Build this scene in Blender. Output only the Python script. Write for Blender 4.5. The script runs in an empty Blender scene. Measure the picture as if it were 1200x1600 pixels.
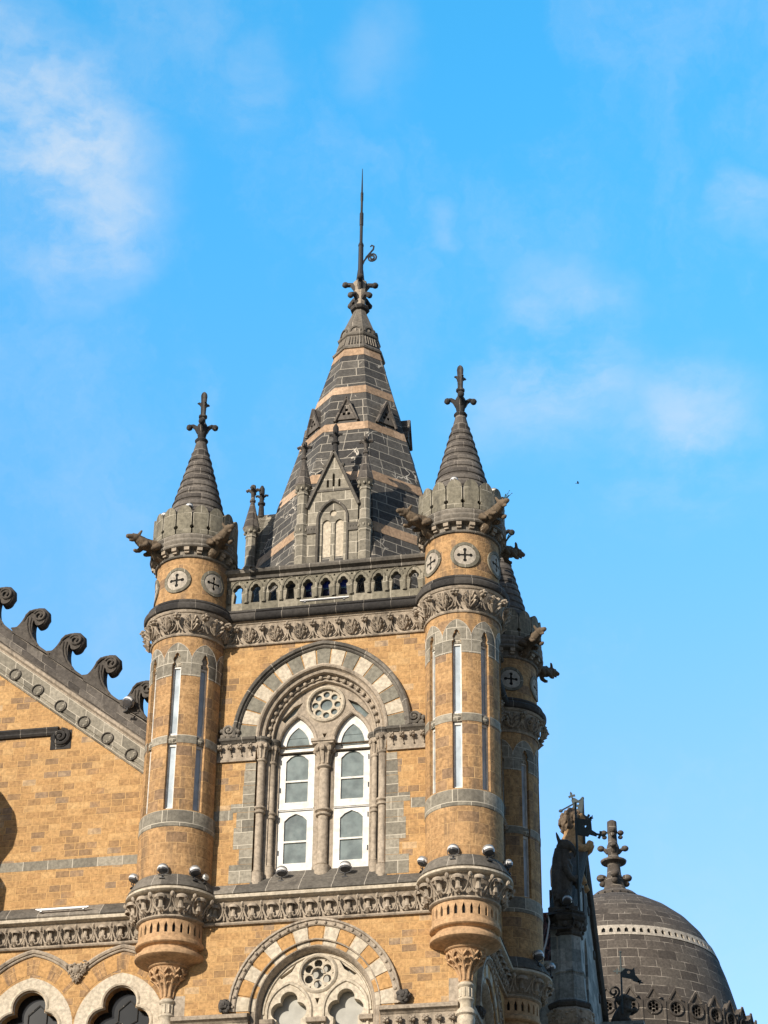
import bpy, math, random
from mathutils import Vector, Matrix
from mathutils.geometry import delaunay_2d_cdt
R = math.radians; PI = math.pi
random.seed(7)
scn = bpy.context.scene
COL = scn.collection

# ------------------------------------------------------------------ camera
cam = bpy.data.cameras.new('camera'); co = bpy.data.objects.new('camera', cam); COL.objects.link(co)
rt = Vector((.98087388, .19439165, .00991556)); up = Vector((.09197422, -.50778108, .85656239)); fw = Vector((-.1715435, .8392677, .51594822))
m = Matrix((rt, up, -fw)).transposed().to_4x4(); m.translation = (19.1836, -62.4813, -22.7366)
co.matrix_world = m
cam.sensor_width = 36; cam.sensor_fit = 'AUTO'; cam.lens = 3525.84 / 1600 * 36; cam.clip_end = 3000; cam.clip_start = .5
scn.camera = co

# ------------------------------------------------------------------ light and sky
SUN_EL, SUN_AZ = R(21), R(-27)            # azimuth measured from -Y towards +X
sd = Vector((math.sin(SUN_AZ) * math.cos(SUN_EL), -math.cos(SUN_AZ) * math.cos(SUN_EL), math.sin(SUN_EL)))
sun = bpy.data.lights.new('sun', 'SUN'); sun.energy = 2.9; sun.angle = R(.5); sun.color = (1, .91, .79)
so = bpy.data.objects.new('sun', sun); COL.objects.link(so); so.rotation_euler = sd.to_track_quat('Z', 'Y').to_euler(); so.location = (0, -40, 60)
scn.view_settings.view_transform = 'Standard'; scn.view_settings.look = 'None'; scn.view_settings.exposure = 1.0; scn.view_settings.gamma = 1

class NT:
    def __init__(s, nt): s.nt = nt; s.n = nt.nodes; s.l = nt.links
    def new(s, t, **k):
        n = s.n.new(t)
        for a, v in k.items(): setattr(n, a, v)
        return n
    def put(s, sock, v):
        if isinstance(v, bpy.types.NodeSocket): s.l.new(v, sock)
        elif v is not None:
            if hasattr(sock.default_value, '__len__'):
                v = tuple(v)
                if len(sock.default_value) == 4 and len(v) == 3: v = v + (1,)
            sock.default_value = v
    def math(s, op, a, b=None, c=None, clamp=False):
        n = s.new('ShaderNodeMath', operation=op, use_clamp=clamp)
        for i, v in enumerate((a, b, c)):
            if v is not None: s.put(n.inputs[i], v)
        return n.outputs[0]
    def vec(s, op, a, b=None, scale=None):
        n = s.new('ShaderNodeVectorMath', operation=op)
        s.put(n.inputs[0], a)
        if b is not None: s.put(n.inputs[1], b)
        if scale is not None: s.put(n.inputs['Scale'], scale)
        return n.outputs[1] if op in ('DISTANCE', 'LENGTH', 'DOT_PRODUCT') else n.outputs[0]
    def mix(s, f, a, b, mode='MIX'):
        n = s.new('ShaderNodeMix', data_type='RGBA', blend_type=mode)
        s.put(n.inputs[0], f); s.put(n.inputs[6], a); s.put(n.inputs[7], b)
        return n.outputs[2]
    def noise(s, vec, scale, detail=4, rough=.55, dist=0):
        n = s.new('ShaderNodeTexNoise'); s.put(n.inputs['Vector'], vec); s.put(n.inputs['Scale'], scale)
        n.inputs['Detail'].default_value = detail; n.inputs['Roughness'].default_value = rough; n.inputs['Distortion'].default_value = dist
        return n.outputs[0]
    def ramp(s, f, stops, interp='LINEAR'):
        n = s.new('ShaderNodeValToRGB'); s.put(n.inputs[0], f); cr = n.color_ramp; cr.interpolation = interp
        while len(cr.elements) < len(stops): cr.elements.new(.5)
        for e, (p, c) in zip(cr.elements, stops):
            e.position = p; e.color = tuple(c) + (1,) if len(c) == 3 else c
        return n.outputs[0]
    def rng(s, v, a, b, c=0., d=1.):
        n = s.new('ShaderNodeMapRange'); n.clamp = True; n.interpolation_type = 'SMOOTHSTEP'
        s.put(n.inputs[0], v); n.inputs[1].default_value = a; n.inputs[2].default_value = b; n.inputs[3].default_value = c; n.inputs[4].default_value = d
        return n.outputs[0]

w = bpy.data.worlds.new('World'); scn.world = w; w.use_nodes = True
t = NT(w.node_tree); t.n.clear()
sky = t.new('ShaderNodeTexSky', sky_type='NISHITA'); sky.sun_disc = False
sky.sun_elevation = SUN_EL; sky.sun_rotation = PI - SUN_AZ; sky.altitude = 10; sky.air_density = 1.0; sky.dust_density = 1.2; sky.ozone_density = 2.5
SKY_LOW = (.92, 1.0, 1.06); SKY_HIGH = (.36, 1.42, 1.56); SKY_BACK = (.28, .29, .31)
dirv = t.new('ShaderNodeTexCoord').outputs['Generated']
dirn = t.vec('NORMALIZE', dirv)
sx_ = t.new('ShaderNodeSeparateXYZ'); t.put(sx_.inputs[0], dirn)
tint = t.mix(t.rng(sx_.outputs[2], .30, .72), SKY_LOW, SKY_HIGH)          # the bright hazeless north sky is bluer higher up
tint = t.mix(t.rng(sx_.outputs[1], -.15, .45), SKY_BACK, tint)
base = t.mix(1., sky.outputs[0], tint, 'MULTIPLY')
blobs = [((-.297, .7108, .6376), .060, 1.), ((-.2876, .7319, .6177), .045, .8), ((-.3071, .6946, .6506), .048, .9), ((-.2086, .718, .664), .026, .36), ((-.15, .7225, .6749), .026, .2),
         ((-.0925, .8149, .5721), .05, .72), ((-.0658, .8085, .5848), .026, .4), ((-.0345, .8402, .5411), .044, .62), ((-.0578, .8442, .533), .036, .4), ((.002, .7861, .6181), .022, .5),
         ((-.1335, .7721, .6214), .015, .3), ((-.2718, .6981, .6624), .032, .4), ((.2, .72, .66), .06, .8), ((-.5, .7, .5), .09, .8), ((-.42, .75, .5), .07, .6), ((.25, .85, .45), .08, .6)]
warp = t.new('ShaderNodeTexNoise'); t.put(warp.inputs['Vector'], dirn); warp.inputs['Scale'].default_value = 16; warp.inputs['Detail'].default_value = 8; warp.inputs['Roughness'].default_value = .6
wv = t.vec('ADD', dirn, t.vec('SCALE', t.vec('SUBTRACT', warp.outputs['Color'], (.5, .5, .5)), scale=.055))
acc = None
for p, r, a in blobs:
    d = t.vec('DISTANCE', wv, Vector(p).normalized())
    v = t.rng(d, 0., r * 1.25, a, 0.)
    acc = v if acc is None else t.math('MAXIMUM', acc, v)
cn = t.noise(t.vec('ADD', t.vec('MULTIPLY', dirn, (1, 1, 1.9)), t.vec('SCALE', warp.outputs['Color'], scale=.05)), 13, 9, .58)
cm = t.math('MULTIPLY', acc, t.rng(cn, .28, .66), clamp=True)
thin = t.math('MULTIPLY', t.rng(t.noise(t.vec('ADD', t.vec('MULTIPLY', dirn, (1.6, 1, 1.1)), t.vec('SCALE', warp.outputs['Color'], scale=.12)), 6, 9, .62), .46, .78), .22)
cm = t.math('MAXIMUM', cm, thin)
skyc = t.mix(t.math('MULTIPLY', cm, .95), base, (2.75, 2.95, 3.15))
bg = t.new('ShaderNodeBackground'); t.put(bg.inputs[0], skyc); bg.inputs[1].default_value = .145
out = t.new('ShaderNodeOutputWorld'); t.l.new(bg.outputs[0], out.inputs[0])

# ------------------------------------------------------------------ materials
MATS = {}
def mat(name, stops, brick=None, mortar=(.5, .4, .28), mort=.012, rough=.9, noise=(.62, 1.18), stain=None, stain_amt=.5, streak=True, bump=.35, cracks=0, metal=0, spec=.25, grain=9., mfade=0., runs=0):
    """stone: per-block tint from a brick pattern, weathering noise, real-shape stains"""
    mt = bpy.data.materials.new(name); mt.use_nodes = True; MATS[name] = mt
    t = NT(mt.node_tree); t.n.clear()
    pos = t.new('ShaderNodeNewGeometry').outputs['Position']
    o = t.new('ShaderNodeOutputMaterial'); b = t.new('ShaderNodeBsdfPrincipled'); t.l.new(b.outputs[0], o.inputs[0])
    n1 = t.noise(pos, grain, 6, .65); n2 = t.noise(pos, .9, 4, .6)
    hgt = t.math('MULTIPLY', n1, .5)
    if brick:
        bw, rh = brick
        uv = t.new('ShaderNodeTexCoord').outputs['UV']
        wob = t.new('ShaderNodeTexNoise'); t.put(wob.inputs['Vector'], pos); wob.inputs['Scale'].default_value = 2.5
        uv = t.vec('ADD', uv, t.vec('SCALE', t.vec('SUBTRACT', wob.outputs['Color'], (.5, .5, .5)), scale=.02))
        br = t.new('ShaderNodeTexBrick'); t.put(br.inputs['Vector'], uv)
        br.offset = .5; br.offset_frequency = 2; br.squash = .78; br.squash_frequency = 3
        for k, v in (('Color1', (0, 0, 0, 1)), ('Color2', (1, 1, 1, 1)), ('Mortar', (.5, .5, .5, 1))): br.inputs[k].default_value = v
        br.inputs['Scale'].default_value = 1; br.inputs['Mortar Size'].default_value = mort; br.inputs['Mortar Smooth'].default_value = .2
        br.inputs['Brick Width'].default_value = bw; br.inputs['Row Height'].default_value = rh
        rv = t.math('ADD', br.outputs['Color'], t.math('MULTIPLY', t.math('SUBTRACT', n2, .5), .35), clamp=True)
        c = t.ramp(rv, stops)
    else:
        c = t.ramp(t.math('ADD', t.math('MULTIPLY', n2, .9), .05), stops)
    g = t.rng(n1, .25, .75, *noise)
    c = t.mix(1., c, t.vec('SCALE', (1, 1, 1), scale=g), 'MULTIPLY')
    if stain:
        sp = t.vec('MULTIPLY', pos, (2.2, 2.2, .35)) if streak else t.vec('MULTIPLY', pos, (1, 1, 1.3))
        sf = t.math('MULTIPLY', t.rng(t.noise(sp, 1.0, 6, .65), .5, .7), stain_amt)
        c = t.mix(sf, c, stain)
    if runs:                                          # rain runs: long soft vertical streaks
        rf = t.math('MULTIPLY', t.rng(t.noise(t.vec('MULTIPLY', pos, (3.2, 3.2, .16)), 1., 5, .6), .52, .74), runs)
        c = t.mix(t.math('MULTIPLY', rf, t.rng(n2, .35, .6)), c, (.09, .072, .055))
    if brick:
        mf = br.outputs['Fac']
        if mfade: mf = t.math('MULTIPLY', mf, t.rng(t.noise(pos, 1.6, 3), .45 - mfade * .3, .6))
        c = t.mix(mf, c, mortar)
        hgt = t.math('SUBTRACT', hgt, t.math('MULTIPLY', mf, .45))
    if cracks:
        vo = t.new('ShaderNodeTexVoronoi', feature='DISTANCE_TO_EDGE'); t.put(vo.inputs['Vector'], t.vec('ADD', pos, t.vec('SCALE', wob.outputs['Color'], scale=.3))); vo.inputs['Scale'].default_value = 1.7
        cf = t.math('MULTIPLY', t.math('LESS_THAN', vo.outputs[0], .015), t.rng(t.noise(pos, .7, 2), .55, .59))
        c = t.mix(cf, c, cracks)
    bp = t.new('ShaderNodeBump'); bp.inputs['Strength'].default_value = bump; bp.inputs['Distance'].default_value = .05; t.put(bp.inputs['Height'], hgt)
    t.put(b.inputs['Base Color'], c); t.put(b.inputs['Normal'], bp.outputs[0])
    b.inputs['Roughness'].default_value = rough; b.inputs['Metallic'].default_value = metal; b.inputs['Specular IOR Level'].default_value = spec
    return mt

OCH = [(0., (.27, .175, .10)), (.12, (.38, .225, .10)), (.3, (.455, .268, .115)), (.55, (.495, .298, .13)), (.75, (.54, .34, .155)), (.87, (.42, .245, .108)), (.955, (.29, .205, .135)), (1., (.54, .37, .205))]
OCH2 = [(0., (.27, .175, .105)), (.22, (.41, .245, .115)), (.6, (.50, .305, .145)), (.85, (.42, .25, .115)), (1., (.30, .20, .125))]
mat('brick', OCH, (.47, .232), mortar=(.60, .37, .16), mort=.011, stain=(.19, .125, .07), stain_amt=.45, streak=False, bump=1., noise=(.62, 1.2), runs=.3)
mat('ashlar', OCH2, (.66, .36), mortar=(.58, .37, .18), mort=.012, stain=(.13, .095, .065), stain_amt=.65, runs=.35, bump=1., mfade=.35, noise=(.55, 1.2))
mat('grey', [(0, (.17, .155, .125)), (.5, (.26, .235, .185)), (1, (.35, .315, .25))], (.82, .42), mortar=(.52, .47, .38), mort=.012, stain=(.10, .09, .075), stain_amt=.45)
mat('carved', [(0, (.25, .205, .155)), (.5, (.39, .325, .25)), (1, (.54, .455, .36))], None, stain=(.075, .063, .052), stain_amt=.65, bump=.4)
mat('dark', [(0, (.035, .033, .032)), (.5, (.06, .055, .05)), (1, (.105, .095, .085))], (1.15, 5.), mortar=(.30, .27, .23), mort=.010, bump=.4, mfade=.3)
mat('weathered', [(0, (.11, .10, .085)), (.5, (.17, .152, .127)), (1, (.26, .23, .19))], (1.3, 5.), mortar=(.42, .38, .32), mort=.010, stain=(.05, .045, .04), stain_amt=.6)
mat('basalt', [(0, (.055, .052, .050)), (.5, (.085, .08, .073)), (1, (.13, .12, .105))], (.95, .42), mortar=(.33, .30, .25), mort=.017, stain=(.045, .042, .04), stain_amt=.45, cracks=(.55, .50, .42))
mat('cone_stone', [(0, (.065, .057, .05)), (.5, (.105, .092, .08)), (1, (.17, .15, .128))], (.7, .33), mortar=(.34, .30, .25), mort=.010, stain=(.05, .045, .042), stain_amt=.6, mfade=.2)
mat('merlon_stone', [(0, (.16, .145, .11)), (.5, (.22, .20, .15)), (1, (.29, .26, .20))], (.62, .62), mortar=(.45, .41, .33), mort=.010, stain=(.05, .047, .04), stain_amt=.75, mfade=.3)
mat('pink', [(0, (.33, .225, .145)), (.5, (.45, .305, .195)), (1, (.53, .38, .26))], (1.3, 5.), mortar=(.3, .22, .15), mort=.008, stain=(.22, .15, .10), stain_amt=.55)
mat('buff', [(0, (.40, .245, .13)), (.5, (.50, .32, .175)), (1, (.58, .39, .235))], None, stain=(.2, .125, .07), stain_amt=.5, bump=.2)
mat('cream', [(0, (.42, .36, .27)), (.5, (.54, .47, .365)), (1, (.64, .57, .46))], None, stain=(.36, .30, .21), stain_amt=.45, bump=.3)
mat('vgrey', [(0, (.15, .145, .115)), (.5, (.22, .205, .165)), (1, (.29, .27, .215))], None, stain=(.11, .10, .085), stain_amt=.4, bump=.4)
mat('ochre', [(0, (.38, .22, .095)), (.5, (.48, .28, .115)), (1, (.55, .335, .15))], None, stain=(.33, .18, .07), stain_amt=.35, bump=.3)
mat('gargoyle', [(0, (.075, .058, .042)), (.5, (.15, .112, .075)), (1, (.26, .19, .125))], None, stain=(.045, .037, .03), stain_amt=.7, bump=.5)
mat('statue', [(0, (.045, .042, .038)), (.5, (.075, .068, .058)), (1, (.12, .105, .085))], None, stain=(.03, .028, .026), stain_amt=.5, bump=.6)
mat('lionstone', [(0, (.36, .22, .10)), (.5, (.50, .31, .15)), (1, (.58, .38, .2))], None, stain=(.15, .10, .06), stain_amt=.4, bump=.6)
mat('manestone', [(0, (.10, .07, .05)), (.5, (.17, .125, .085)), (1, (.25, .185, .125))], None, stain=(.05, .04, .03), stain_amt=.6, bump=.8)
mat('domestone', [(0, (.068, .058, .049)), (.5, (.095, .08, .067)), (1, (.13, .112, .093))], (1.15, .5), mortar=(.33, .29, .24), mort=.016, stain=(.06, .052, .045), stain_amt=.5, mfade=.2)
mat('paleband', [(0, (.36, .32, .26)), (.5, (.45, .40, .33)), (1, (.52, .47, .39))], None, stain=(.2, .17, .14), stain_amt=.5)
mat('tile', [(0, (.14, .05, .035)), (.5, (.22, .085, .055)), (1, (.32, .14, .10))], (.22, .3), mortar=(.05, .03, .025), mort=.02)
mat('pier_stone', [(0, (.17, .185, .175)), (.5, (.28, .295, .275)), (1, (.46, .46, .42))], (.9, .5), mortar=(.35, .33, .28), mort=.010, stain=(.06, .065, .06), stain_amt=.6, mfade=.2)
mat('griffin_stone', [(0, (.06, .055, .048)), (.5, (.105, .094, .08)), (1, (.18, .155, .128))], None, stain=(.06, .055, .05), stain_amt=.5, bump=.8)
mat('crocket_stone', [(0, (.055, .048, .042)), (.5, (.095, .083, .071)), (1, (.15, .132, .112))], None, stain=(.035, .032, .03), stain_amt=.5, bump=.6)
mat('mortar_line', [(0, (.55, .50, .42)), (1, (.62, .57, .48))], None, bump=.1)
mat('gap_shade', [(0, (.012, .012, .012)), (1, (.02, .019, .018))], None, bump=.1)  # near-black fill standing in for the shade inside openings
mat('ground', [(0, (.10, .095, .085)), (1, (.16, .15, .13))], None)
mat('foliage', [(0, (.05, .09, .03)), (1, (.09, .13, .05))], None, bump=.1)
def plain(name, c, rough=.5, metal=0., spec=.5, var=.12, sc=3., wavy=0):
    mt = bpy.data.materials.new(name); mt.use_nodes = True; MATS[name] = mt
    t = NT(mt.node_tree); b = t.n['Principled BSDF']
    pos = t.new('ShaderNodeNewGeometry').outputs['Position']
    g = t.rng(t.noise(pos, sc, 5), .3, .7, 1 - var, 1 + var)
    t.put(b.inputs['Base Color'], t.mix(1., c, t.vec('SCALE', (1, 1, 1), scale=g), 'MULTIPLY'))
    if wavy:
        bp = t.new('ShaderNodeBump'); bp.inputs['Strength'].default_value = wavy; bp.inputs['Distance'].default_value = .1; t.put(bp.inputs['Height'], t.noise(pos, 1.8, 2)); t.put(b.inputs['Normal'], bp.outputs[0])
    b.inputs['Roughness'].default_value = rough; b.inputs['Metallic'].default_value = metal; b.inputs['Specular IOR Level'].default_value = spec
    return mt
plain('white_paint', (.60, .58, .53), .5, var=.2, sc=5)
plain('frosted', (.34, .33, .29), .55, spec=.3)
plain('glass', (.15, .18, .17), .05, spec=.9, var=.3, sc=2.2, wavy=.25)
plain('sky_tint_glass', (.40, .46, .50), .08, spec=.9, var=.25, sc=1.5)  # pale blue base colour imitates sky mirrored in the panes
plain('dark_glass', (.012, .013, .013), .09, spec=.35)
plain('iron', (.03, .03, .032), .6, .3)
plain('oxidised', (.045, .06, .06), .7, .2)
plain('lamp_metal', (.40, .40, .385), .5, .7)
plain('lamp_white', (.72, .70, .67), .4)
plain('lamp_dark', (.10, .10, .105), .3)
plain('tarp_blue', (.02, .05, .38), .6)
plain('tarp_pale', (.10, .22, .33), .6)
plain('tarp_navy', (.012, .014, .05), .6)
plain('cable', (.55, .54, .52), .6)
plain('bird', (.05, .045, .04), .8)

# ------------------------------------------------------------------ mesh builder
class MB:
    def __init__(s): s.v = []; s.f = []; s.uv = []; s.mi = []; s.M = Matrix()
    def add(s, verts, faces, mi=0, uvs=None):
        o = len(s.v); M = s.M
        s.v += [(M @ Vector(p))[:] for p in verts]
        for k, f in enumerate(faces):
            s.f.append([o + i for i in f]); s.mi.append(mi)
            if uvs: s.uv.append(uvs[k])
            else:
                ps = [Vector(verts[i]) for i in f]
                n = Vector()
                for i in range(len(ps)): n += ps[i - 1].cross(ps[i])
                a = [abs(c) for c in n]
                if a[2] > max(a[0], a[1]): s.uv.append([(p.x, p.y) for p in ps])
                elif a[0] > a[1]: s.uv.append([(p.y, p.z) for p in ps])
                else: s.uv.append([(p.x, p.z) for p in ps])
        return s
    def box(s, x0, x1, y0, y1, z0, z1, mi=0):
        v = [(x, y, z) for x in (x0, x1) for y in (y0, y1) for z in (z0, z1)]
        return s.add(v, [(0, 1, 3, 2), (4, 6, 7, 5), (0, 4, 5, 1), (2, 3, 7, 6), (0, 2, 6, 4), (1, 5, 7, 3)], mi)
    def lathe(s, prof, n=48, mi=0, a0=0., a1=2 * PI, rref=None, c=(0, 0), zfun=None):
        """profile of (r,z); azimuth 0 = -Y, positive towards +X"""
        full = abs(a1 - a0 - 2 * PI) < 1e-6
        rref = rref or max(r for r, z in prof)
        L = [0.]
        for i in range(1, len(prof)): L.append(L[-1] + math.hypot(prof[i][0] - prof[i - 1][0], prof[i][1] - prof[i - 1][1]))
        vs = []; fs = []; uv = []
        k = n if full else n + 1
        for j in range(k):
            a = a0 + (a1 - a0) * j / n
            for r, z in prof: vs.append((c[0] + r * math.sin(a), c[1] - r * math.cos(a), z))
        m = len(prof); z0 = prof[0][1]
        for j in range(n):
            j2 = (j + 1) % k
            u0 = (a0 + (a1 - a0) * j / n) * rref; u1 = (a0 + (a1 - a0) * (j + 1) / n) * rref
            for i in range(m - 1):
                fs.append((j * m + i, j2 * m + i, j2 * m + i + 1, j * m + i + 1))
                uv.append([(u0, z0 + L[i]), (u1, z0 + L[i]), (u1, z0 + L[i + 1]), (u0, z0 + L[i + 1])])
        return s.add(vs, fs, mi, uv)
    def sphere(s, c, r, nu=10, nv=7, mi=0):
        if not hasattr(r, '__len__'): r = (r, r, r)
        vs = []; fs = []
        for i in range(nv + 1):
            th = PI * i / nv
            for j in range(nu):
                ph = 2 * PI * j / nu
                vs.append((c[0] + r[0] * math.sin(th) * math.cos(ph), c[1] + r[1] * math.sin(th) * math.sin(ph), c[2] + r[2] * math.cos(th)))
        for i in range(nv):
            for j in range(nu):
                fs.append((i * nu + j, (i + 1) * nu + j, (i + 1) * nu + (j + 1) % nu, i * nu + (j + 1) % nu))
        return s.add(vs, fs, mi)
    def tube(s, pts, rad, n=6, mi=0, flat=None):
        pts = [Vector(p) for p in pts]; k = len(pts)
        if not hasattr(rad, '__len__'): rad = [rad] * k
        vs = []; fs = []; prev = None
        for i, p in enumerate(pts):
            d = (pts[min(i + 1, k - 1)] - pts[max(i - 1, 0)]).normalized()
            if prev is None:
                a = Vector((0, 1, 0)) if abs(d.y) < .8 else Vector((1, 0, 0))
            else: a = prev
            b = d.cross(a).normalized(); a = b.cross(d).normalized(); prev = a
            for j in range(n):
                q = 2 * PI * j / n
                vs.append((p + (a * math.cos(q) * (flat or 1) + b * math.sin(q)) * rad[i])[:])
        for i in range(k - 1):
            for j in range(n):
                fs.append((i * n + j, i * n + (j + 1) % n, (i + 1) * n + (j + 1) % n, (i + 1) * n + j))
        fs.append(tuple(range(n - 1, -1, -1))); fs.append(tuple((k - 1) * n + j for j in range(n)))
        return s.add(vs, fs, mi)
    def extr(s, prof, x0, x1, mi=0, ends=True):
        """profile of (y,z) run along x"""
        m = len(prof); vs = [(x0, y, z) for y, z in prof] + [(x1, y, z) for y, z in prof]
        L = [0.]
        for i in range(1, m): L.append(L[-1] + math.hypot(prof[i][0] - prof[i - 1][0], prof[i][1] - prof[i - 1][1]))
        fs = []; uv = []
        for i in range(m - 1):
            fs.append((i, m + i, m + i + 1, i + 1)); uv.append([(x0, L[i]), (x1, L[i]), (x1, L[i + 1]), (x0, L[i + 1])])
        s.add(vs, fs, mi, uv)
        if ends:
            s.add(vs[:m], [tuple(range(m))], mi); s.add(vs[m:], [tuple(range(m))], mi)
        return s
    def sweep_arch(s, xc, zs, e, prof, n=36, mi=0, leg=0., t0=-1., t1=1., caps=False):
        """profile of (a,y): a = half width at the spring of a two-centred arch with centre offset e"""
        m = len(prof); st = []
        if leg and t0 <= -1: st.append(('l', -1))
        for i in range(n + 1): st.append(('a', t0 + (t1 - t0) * i / n))
        if leg and t1 >= 1: st.append(('l', 1))
        vs = []
        for k, q in st:
            for a, y in prof:
                if k == 'l': vs.append((xc + q * a, y, zs - leg))
                else:
                    sg = -1 if q < 0 else 1
                    Rr = a + e; fa = math.acos(e / Rr); f = fa * (1 - abs(q))  # |q|=1 spring
                    f = fa * (1 - abs(q))
                    vs.append((xc + sg * (-e + Rr * math.cos(f)), y, zs + Rr * math.sin(f)))
        Lm = [0.]
        for i in range(1, m): Lm.append(Lm[-1] + math.hypot(prof[i][0] - prof[i - 1][0], prof[i][1] - prof[i - 1][1]))
        fs = []; uv = []; S = (prof[0][0] + e) * 1.4
        for j in range(len(st) - 1):
            u0 = S * 2 * j / n; u1 = S * 2 * (j + 1) / n
            for i in range(m - 1):
                fs.append((j * m + i, (j + 1) * m + i, (j + 1) * m + i + 1, j * m + i + 1))
                uv.append([(u0, Lm[i]), (u1, Lm[i]), (u1, Lm[i + 1]), (u0, Lm[i + 1])])
        s.add(vs, fs, mi, uv)
        if caps:
            s.add(vs[:m], [tuple(range(m))], mi); s.add(vs[-m:], [tuple(range(m))], mi)
        return s
    def plate(s, outer, holes=(), d0=0., d1=.1, mapf=None, vl=(), mi=0, sides=True, hole_d=None, back=False):
        V = [Vector(p) for p in outer]; E = [(i, (i + 1) % len(outer)) for i in range(len(outer))]
        for h in holes:
            o = len(V); V += [Vector(p) for p in h]; E += [(o + i, o + (i + 1) % len(h)) for i in range(len(h))]
        zs = [p[1] for p in outer]
        for u in vl:
            o = len(V); V += [Vector((u, min(zs) - .01)), Vector((u, max(zs) + .01))]; E.append((o, o + 1))
        r = delaunay_2d_cdt([Vector((p[0], p[1])) for p in V], E, [], 0, 1e-5)
        ov = [(p.x, p.y) for p in r[0]]; fs = []
        for f in r[2]:
            cx = sum(ov[i][0] for i in f) / len(f); cy = sum(ov[i][1] for i in f) / len(f)
            if not inside(cx, cy, outer): continue
            if any(inside(cx, cy, h) for h in holes): continue
            fs.append(f)
        mp = mapf or (lambda u, v, d: (u, d, v))
        used = sorted({i for f in fs for i in f}); ix = {i: k for k, i in enumerate(used)}
        vs = [mp(ov[i][0], ov[i][1], d0) for i in used]
        s.add(vs, [tuple(ix[i] for i in f) for f in fs], mi, [[ov[i] for i in f] for f in fs])
        if back:
            vs = [mp(ov[i][0], ov[i][1], d1) for i in used]
            s.add(vs, [tuple(ix[i] for i in f)[::-1] for f in fs], mi, [[ov[i] for i in f][::-1] for f in fs])
        loops = ([outer] if sides else []) + list(holes)
        for k, lp in enumerate(loops):
            n = len(lp); dd = d1 if (k == 0 and sides) or hole_d is None else hole_d
            vs = [mp(p[0], p[1], d0) for p in lp] + [mp(p[0], p[1], dd) for p in lp]
            ff = [(i, (i + 1) % n, n + (i + 1) % n, n + i) for i in range(n)]
            uv = []; L = 0
            for i in range(n):
                a = lp[i]; b = lp[(i + 1) % n]; l2 = L + math.hypot(a[0] - b[0], a[1] - b[1])
                if abs(a[0] - b[0]) < abs(a[1] - b[1]): uv.append([(a[0], a[1]), (a[0], b[1]), (a[0] + .3, b[1]), (a[0] + .3, a[1])])
                else: uv.append([(a[0], a[1]), (b[0], b[1]), (b[0], b[1] + .2), (a[0], a[1] + .2)])
                L = l2
            s.add(vs, ff, mi, uv)
        return s
    def join(s, o, M):
        k = len(s.v); s.v += [(M @ Vector(p))[:] for p in o.v]
        s.f += [[k + i for i in f] for f in o.f]; s.uv += o.uv; s.mi += o.mi
        return s

def inside(x, y, poly):
    c = False; n = len(poly); j = n - 1
    for i in range(n):
        xi, yi = poly[i]; xj, yj = poly[j]
        if (yi > y) != (yj > y) and x < (xj - xi) * (y - yi) / (yj - yi) + xi: c = not c
        j = i
    return c
def smooth_poly(p, n=4):
    out = []; k = len(p)
    for i in range(k):
        a, b, c, d = (Vector(p[(i + j) % k]) for j in (-1, 0, 1, 2))
        for j in range(n):
            t = j / n; v = .5 * (2 * b + (c - a) * t + (2 * a - 5 * b + 4 * c - d) * t * t + (3 * b - a - 3 * c + d) * t ** 3); out.append((v.x, v.y))
    return out
def circ(cx, cy, r, n=20, a0=0.): return [(cx + r * math.cos(a0 + 2 * PI * i / n), cy + r * math.sin(a0 + 2 * PI * i / n)) for i in range(n)]
def arch_poly(xc, zs, a, e, zb, n=14):
    """pointed opening outline, counter-clockwise from bottom left"""
    Rr = a + e; fa = math.acos(e / Rr) if e else PI / 2
    pts = [(xc - a, zb), (xc + a, zb)]
    for i in range(n + 1):
        f = fa * i / n; pts.append((xc - e + Rr * math.cos(f), zs + Rr * math.sin(f)))
    for i in range(n - 1, -1, -1):
        f = fa * i / n; pts.append((xc + e - Rr * math.cos(f), zs + Rr * math.sin(f)))
    return pts
def trefoil(cx, cz, r, lr, sep, zb, n=10):
    """trefoil-headed opening: top lobe radius r at (cx,cz), side lobes radius lr"""
    c2 = (cx + sep, cz - sep * 1.25); pts = []
    d = math.hypot(sep, sep * 1.25); an = math.atan2(-1.25, 1.)
    k = (d * d + r * r - lr * lr) / (2 * d * r); th = math.acos(max(-1, min(1, k)))
    k2 = (d * d + lr * lr - r * r) / (2 * d * lr); th2 = math.acos(max(-1, min(1, k2)))
    a0 = an + th
    right = []
    for i in range(n + 1): # side lobe from bottom to junction
        a = -PI / 2.6 + (an + PI - th2 + PI / 2.6) * i / n
        right.append((c2[0] + lr * math.cos(a), c2[1] + lr * math.sin(a)))
    right = [(c2[0] + lr * .75, zb)] + right
    top = []
    for i in range(1, 2 * n): 
        a = a0 + (PI - 2 * a0) * i / (2 * n); top.append((cx + r * math.cos(a), cz + r * math.sin(a)))
    left = [(2 * cx - x, z) for x, z in right[::-1]]
    return right + top + left
def cyl(Rr, c=(0, 0)):
    return lambda u, v, d: (c[0] + (Rr - d) * math.sin(u / Rr), c[1] - (Rr - d) * math.cos(u / Rr), v)

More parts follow.
